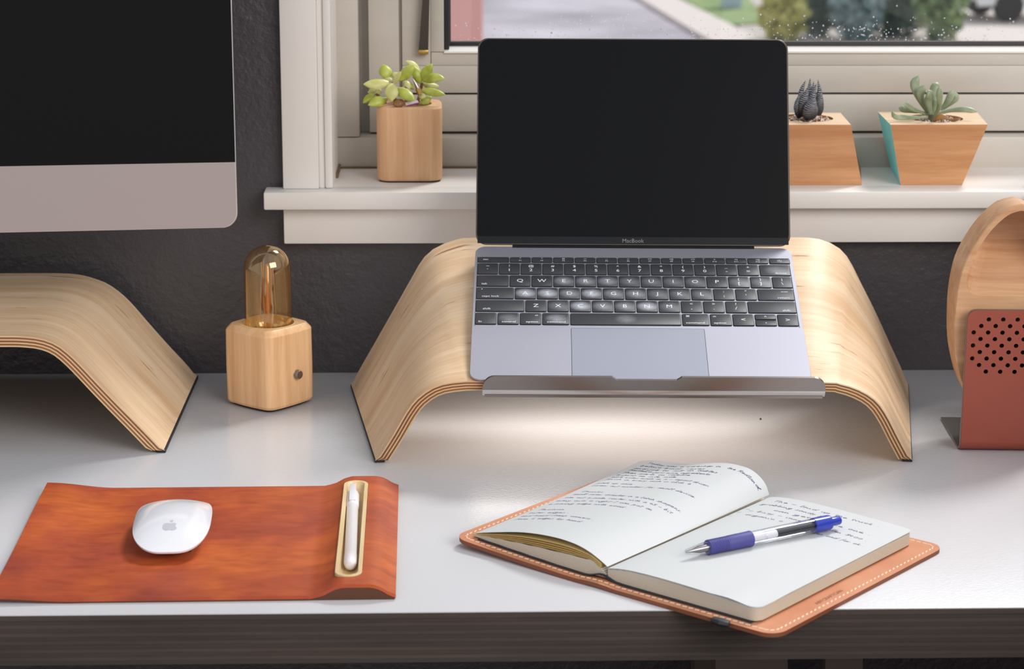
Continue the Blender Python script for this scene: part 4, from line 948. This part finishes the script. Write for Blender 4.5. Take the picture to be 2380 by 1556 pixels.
# ------------------------------------------------------------------ blue pen on the right page
p0, p1 = Vector((.1342, -.2970, .0226)), Vector((.2572, -.2300, .0229)); pd_ = p1-p0; PL = pd_.length
PM = Matrix.Translation(p0) @ pd_.to_track_quat('Z', 'X').to_matrix().to_4x4()
pen = thing('ballpoint_pen', 'blue retractable pen with clear barrel lying on the right page', 'pen', mat=PM)
U = PL/.1420
def pl_(name, prof, mat, sm=35): return obj(name, lathe([(r*1.0, z*U) for r, z in prof], 28), mat, pen, sm)
pl_('tip_cone', [(.0012, 0), (.0016, .0005), (.0030, .008), (.0044, .0170), (.0046, .0200)], 'clear')
pl_('refill_point', [(.0006, .001), (.0012, .006), (.0026, .012), (.0030, .022)], 'steel')
gp = []
for k in range(13):
    z = .020+k*.0013; gp += [(.0052, z), (.0056, z+.0004), (.0056, z+.0010), (.0052, z+.0013)]
pl_('rubber_grip', [(.0046, .0198)]+gp+[(.0057, .0385), (.0058, .056), (.0060, .0585), (.0050, .0592)], 'bluegrip')
pl_('spring_collar', [(.0047, .059)]+[(r, .0595+k*.0018+d) for k in range(6) for r, d in ((.0047, 0), (.0053, .0004), (.0053, .0010), (.0047, .0014))]+[(.0050, .071)], 'clear')
pl_('ink_refill', [(.0030, .059), (.0030, .115)], 'frost'); pl_('ink_column', [(.0033, .082), (.0033, .116)], 'inner')
pl_('barrel', [(.0052, .0705), (.0053, .0720), (.0053, .1010), (.0055, .1012), (.0055, .1018), (.0053, .1020), (.0053, .1165)], 'clear')
pl_('upper_sleeve', [(.0053, .1165), (.0057, .1168), (.0057, .1305), (.0054, .1322), (.0040, .1330)], 'blue')
pl_('push_button', [(.0034, .1328), (.0034, .1410), (.0030, .1420), (.0008, .1422)], 'blue')
obj('clip', box(-.0019, .0019, -.0009, .0009, .1040*U, .1315*U, .0005), 'blue', pen).location = (.0004, -.0064, 0)

# ------------------------------------------------------------------ potted succulents on the sill
def camray(u, v):
    d = rt2*((u-1190)/F_PX)-up2*((v-778)/F_PX)+fw; return d
def at(u, v, y): d = camray(u, v); t_ = (y-CAM.y)/d.y; return CAM+d*t_
def leaf(root, name, pts, w, mat, flat=.45, prof=None, seg=10, upv=None, n=12):
    C_ = catmull(pts, n); inv = root.matrix_world.inverted()
    prof = prof or [(0, .35), (.2, .75), (.55, 1), (.8, .72), (.93, .36), (1, .04)]
    rad = [max(.00008, interpl(i/(n-1), prof)*w/2) for i in range(n)]
    vf = tube([inv @ p for p in C_], rad, seg, True, flat, upv or (.1, -.75, .6))
    uv = [(i/(n-1), k/seg) for i in range(n) for k in range(seg)]
    return obj(name, vf, mat, root, 60, uv)
bpy.context.view_layer.update()
# 1: yellow green sedum in rounded block
t1 = thing('potted_succulent', 'yellow green succulent in a tall rounded pale wood block pot', 'potted plant', (-.0707, .3335, ZS)); bpy.context.view_layer.update()
def pot_outer(s, z): return [(x*s, y*s, z) for x, y in rrect(.0628, .0600, .0125, 8)]
pb_ = obj('pot', loft([pot_outer(.955, .0012), pot_outer(.985, .0022), pot_outer(1, .0050), pot_outer(1, .0675), pot_outer(.988, .0706), pot_outer(.95, .0724)]), 'block', t1, 25)
cut(pb_, mv(lathe([(.0215, 0), (.0215, .05)], 40), 0, 0, .050))
obj('pot_base', loft([pot_outer(.94, .0001), pot_outer(.94, .0013)]), 'rubber', t1)
obj('soil', lathe([(.0213, .0505), (.0213, .0650), (.012, .0675), (.001, .068)], 24), 'soil', t1)
K = 9.727
q1 = lambda x, y, d: at(840+x/K, 120+y/K, d)
S1 = [((620, 700), (330, 740), (40, 740), 225, .317, .310, 'sedum2'), ((620, 600), (540, 450), (490, 285), 250, .326, .332, 'sedum'), ((830, 640), (1020, 480), (1190, 300), 235, .322, .318, 'sedum'), ((740, 730), (800, 590), (905, 450), 120, .315, .308, 'sedum2'), ((700, 730), (680, 930), (690, 1115), 260, .318, .300, 'sedum2'), ((790, 840), (990, 960), (1195, 1115), 240, .320, .304, 'sedum'), ((690, 660), (600, 620), (505, 580), 110, .322, .328, 'sedum2'),
      ((1340, 720), (1260, 520), (1180, 330), 200, .336, .338, 'sedum'), ((1330, 520), (1160, 300), (990, 205), 150, .350, .352, 'sedum2'), ((1370, 660), (1470, 470), (1605, 275), 210, .336, .334, 'sedum'), ((1400, 650), (1650, 600), (1885, 610), 215, .330, .322, 'sedum'), ((1400, 740), (1580, 780), (1760, 780), 160, .340, .345, 'sedum2'), ((1370, 860), (1640, 930), (1895, 975), 180, .326, .316, 'sedum'),
      ((300, 950), (160, 1060), (35, 1165), 150, .330, .322, 'sedum'), ((580, 1050), (370, 1130), (150, 1215), 215, .316, .306, 'sedum'), ((320, 900), (230, 905), (140, 920), 120, .334, .336, 'sedum2'), ((460, 930), (380, 890), (305, 870), 120, .324, .326, 'sedum2'), ((1010, 700), (1100, 770), (1200, 860), 120, .332, .330, 'sedum'), ((960, 1120), (840, 1170), (715, 1200), 190, .312, .308, 'dry'), ((1320, 1180), (1450, 1110), (1590, 1020), 170, .322, .324, 'sedum'), ((1300, 1000), (1380, 1010), (1460, 1020), 140, .322, .318, 'sedum2'), ((760, 470), (770, 520), (800, 600), 160, .330, .328, 'sedum2'), ((930, 740), (1010, 720), (1100, 860), 130, .330, .322, 'sedum2')]
for a, b, c, w, da, db, mt in S1:
    leaf(t1, 'leaf', [q1(*a, da), q1(*b, (da+db)/2), q1(*c, db)], w/K/2440*1.26, mt, .55, [(0, .3), (.2, .78), (.45, 1), (.68, .86), (.86, .50), (.96, .18), (1, .03)])
inv1 = t1.matrix_world.inverted()
for a, b, d in (((700, 690), (760, 1200), .325), ((1370, 700), (1250, 1200), .338), ((330, 950), (560, 1200), .330), ((1000, 800), (1000, 1200), .335)):
    obj('stem', tube([inv1 @ q1(*a, d), inv1 @ q1((a[0]+b[0])/2+20, (a[1]+b[1])/2, d), inv1 @ q1(*b, .3335)], .0016, 7), 'dry', t1)
obj('plant_pick', tube([inv1 @ q1(1170, 620, .318), inv1 @ q1(1230, 740, .318), inv1 @ q1(1290, 860, .318)], [.0004, .0016, .0022], 8), 'steel', t1)
obj('pick_band', tube([inv1 @ q1(1270, 830, .318), inv1 @ q1(1320, 960, .318)], .0026, 10), 'brass', t1)
tg = [inv1 @ q1(*p, .312) for p in ((985, 1160), (1270, 1100), (1310, 1185), (1020, 1235))]
obj('name_tag', loft([tg, [p+Vector((0, .0008, 0)) for p in tg]]), 'legend', t1, 0)
MT['purple'] = Mat('purple_print', lin(140, 50, 120), .6).m
tg = [inv1 @ q1(*p, .3117) for p in ((1012, 1222), (1290, 1150), (1312, 1188), (1022, 1238))]
obj('tag_stripe', loft([tg, [p+Vector((0, .0003, 0)) for p in tg]]), 'purple', t1, 0)

def frustum_pot(root, ftl, ftr, fbl, fbr, btl, btr, bbl, bbr, hole, mats):
    """front/back top and bottom corners (x, y); z 0..H"""
    H = .0583; V = [(*fbl, 0), (*fbr, 0), (*bbr, 0), (*bbl, 0), (*ftl, H), (*ftr, H), (*btr, H), (*btl, H)]
    F_ = [(3, 2, 1, 0), (4, 5, 6, 7), (0, 1, 5, 4), (1, 2, 6, 5), (2, 3, 7, 6), (3, 0, 4, 7)]
    o = obj('pot', (V, F_), mats, root, 0)
    cut(o, mv(lathe([(hole[2], 0), (hole[2], .05)], 40), hole[0], hole[1], H-.03))
    for p in o.data.polygons: p.material_index = 1 if p.normal.z > .9 and p.center.z > H-.002 else 0
    return o
def gravel(root, cx, cy, r, z, n, seed):
    rg = random.Random(seed); L_ = []
    for k in range(n):
        a = rg.uniform(0, 2*pi); q = r*sqrt(rg.random())*.95; s = rg.uniform(.0009, .0019)
        pr = [(s*.6, -s*.6), (s, 0), (s*.7, s*.6), (s*.1, s*.75)]
        L_.append(xf(lathe(pr, 6), Matrix.Translation((cx+q*cos(a), cy+q*sin(a), z+rg.uniform(0, .001))) @ Matrix.Rotation(rg.uniform(0, 3), 4, 'X') @ Matrix.Rotation(rg.uniform(0, 3), 4, 'Y')))
    o = obj('gravel', join(*L_), 'gravel', root, 0); o['kind'] = 'stuff'
# 2: zebra haworthia
bx, by = .314, .330
t2 = thing('potted_succulent', 'dark white banded spiky succulent in a bamboo pot beside the laptop screen', 'potted plant', (bx, by, ZS)); bpy.context.view_layer.update()
R_ = lambda x, y: (x-bx, y-by)
frustum_pot(t2, R_(.2700, .2868), R_(.3504, .2866), R_(.283, .2868), R_(.3633, .2868), R_(.2730, .3660), R_(.3540, .3650), R_(.300, .3835), R_(.3802, .3835), (0, 0, .0265), ['bamboo', 'bamboo_lit_top'])
obj('soil', mv(lathe([(.0263, .030), (.0263, .0540), (.001, .0555)], 28), 0, 0, 0), 'soil', t2); gravel(t2, 0, 0, .0255, .0560, 170, 4)
K = 11.115
q2 = lambda x, y, d: at(1820+x/K, 160+y/K, d)
Z2 = [((700, 1260), (720, 1000), (830, 700), 400, .316, .308), ((440, 1230), (370, 950), (430, 640), 230, .325, .318), ((560, 1200), (540, 850), (650, 460), 270, .322, .316), ((640, 1180), (760, 740), (860, 380), 210, .326, .326), ((900, 1180), (960, 850), (990, 570), 220, .326, .322), ((500, 1150), (470, 620), (580, 300), 200, .336, .334), ((650, 1150), (680, 600), (700, 240), 200, .334, .332), ((760, 1150), (770, 640), (790, 320), 180, .338, .338), ((860, 1150), (940, 640), (900, 280), 190, .338, .336)]
for a, b, c, w, da, db in Z2:
    leaf(t2, 'leaf', [q2(*a, da), q2(*b, (da+db)/2-.002), q2(*c, db)], w/K/2440*1.18, 'zebra', .6, [(0, .75), (.2, 1), (.45, .86), (.7, .52), (.88, .25), (1, .03)], 12, None, 18)
# 3: echeveria in bamboo pot with cyan side
bx, by = .4405, .328
t3 = thing('potted_succulent', 'grey green spreading succulent in a tapered bamboo pot with cyan painted side', 'potted plant', (bx, by, ZS)); bpy.context.view_layer.update()
po = frustum_pot(t3, R_(.3884, .2866), R_(.4818, .2866), R_(.4007, .2866), R_(.4604, .2866), R_(.3922, .3705), R_(.4903, .3650), R_(.4102, .3835), R_(.4700, .3835), (0, 0, .0265), ['bamboo', 'bamboo_lit_top', 'cyan'])
for p in po.data.polygons:
    if p.normal.x < -.6 and p.center.x < -.02: p.material_index = 2
obj('soil', lathe([(.0263, .030), (.0263, .0540), (.001, .0555)], 28), 'soil', t3); gravel(t3, 0, 0, .0255, .0558, 110, 6)
K = 7.933
q3 = lambda x, y, d: at(2020+x/K, 160+y/K, d)
E3 = [([(1080, 890), (760, 900), (480, 880), (415, 770)], 105, .316, .300), ([(1090, 840), (840, 760), (700, 680), (620, 650)], 110, .322, .312), ([(900, 800), (700, 760), (540, 720)], 125, .340, .345), ([(1080, 800), (930, 560), (840, 300), (915, 120)], 155, .326, .326), ([(1090, 800), (980, 600), (950, 440), (1025, 300)], 150, .322, .316), ([(1140, 830), (1100, 620), (1110, 500), (1090, 400)], 170, .318, .308), ([(1200, 820), (1195, 540), (1230, 330), (1270, 250)], 175, .332, .338), ([(1210, 870), (1290, 700), (1300, 480), (1285, 325)], 125, .316, .304), ([(1320, 760), (1430, 620), (1500, 500), (1525, 395)], 120, .326, .322), ([(1360, 740), (1520, 620), (1600, 530), (1575, 425)], 110, .332, .332), ([(1260, 840), (1500, 770), (1760, 750), (1995, 790)], 105, .322, .314), ([(1180, 830), (1220, 640), (1240, 520)], 110, .324, .324)]
for pts, w, da, db in E3:
    n_ = len(pts); leaf(t3, 'leaf', [q3(*p, lerp(da, db, i/(n_-1))) for i, p in enumerate(pts)], w/K/2440*1.22, 'echeveria', .5, [(0, .42), (.3, .58), (.62, .92), (.78, 1), (.89, .80), (.95, .42), (1, .03)], 12, None, 16)
inv3 = t3.matrix_world.inverted()
obj('stem', tube([inv3 @ q3(1170, 820, .324), inv3 @ q3(1160, 900, .325), inv3 @ q3(1150, 985, .327)], [.0045, .004, .0035], 9), 'echeveria', t3)
leaf(t3, 'dry_leaf', [q3(1180, 960, .306), q3(1330, 880, .303), q3(1480, 930, .300)], 130/K/2440, 'dry', .6); leaf(t3, 'dry_leaf', [q3(1470, 950, .308), q3(1600, 940, .304), q3(1700, 910, .302)], 70/K/2440, 'dry', .5)

flush_text()
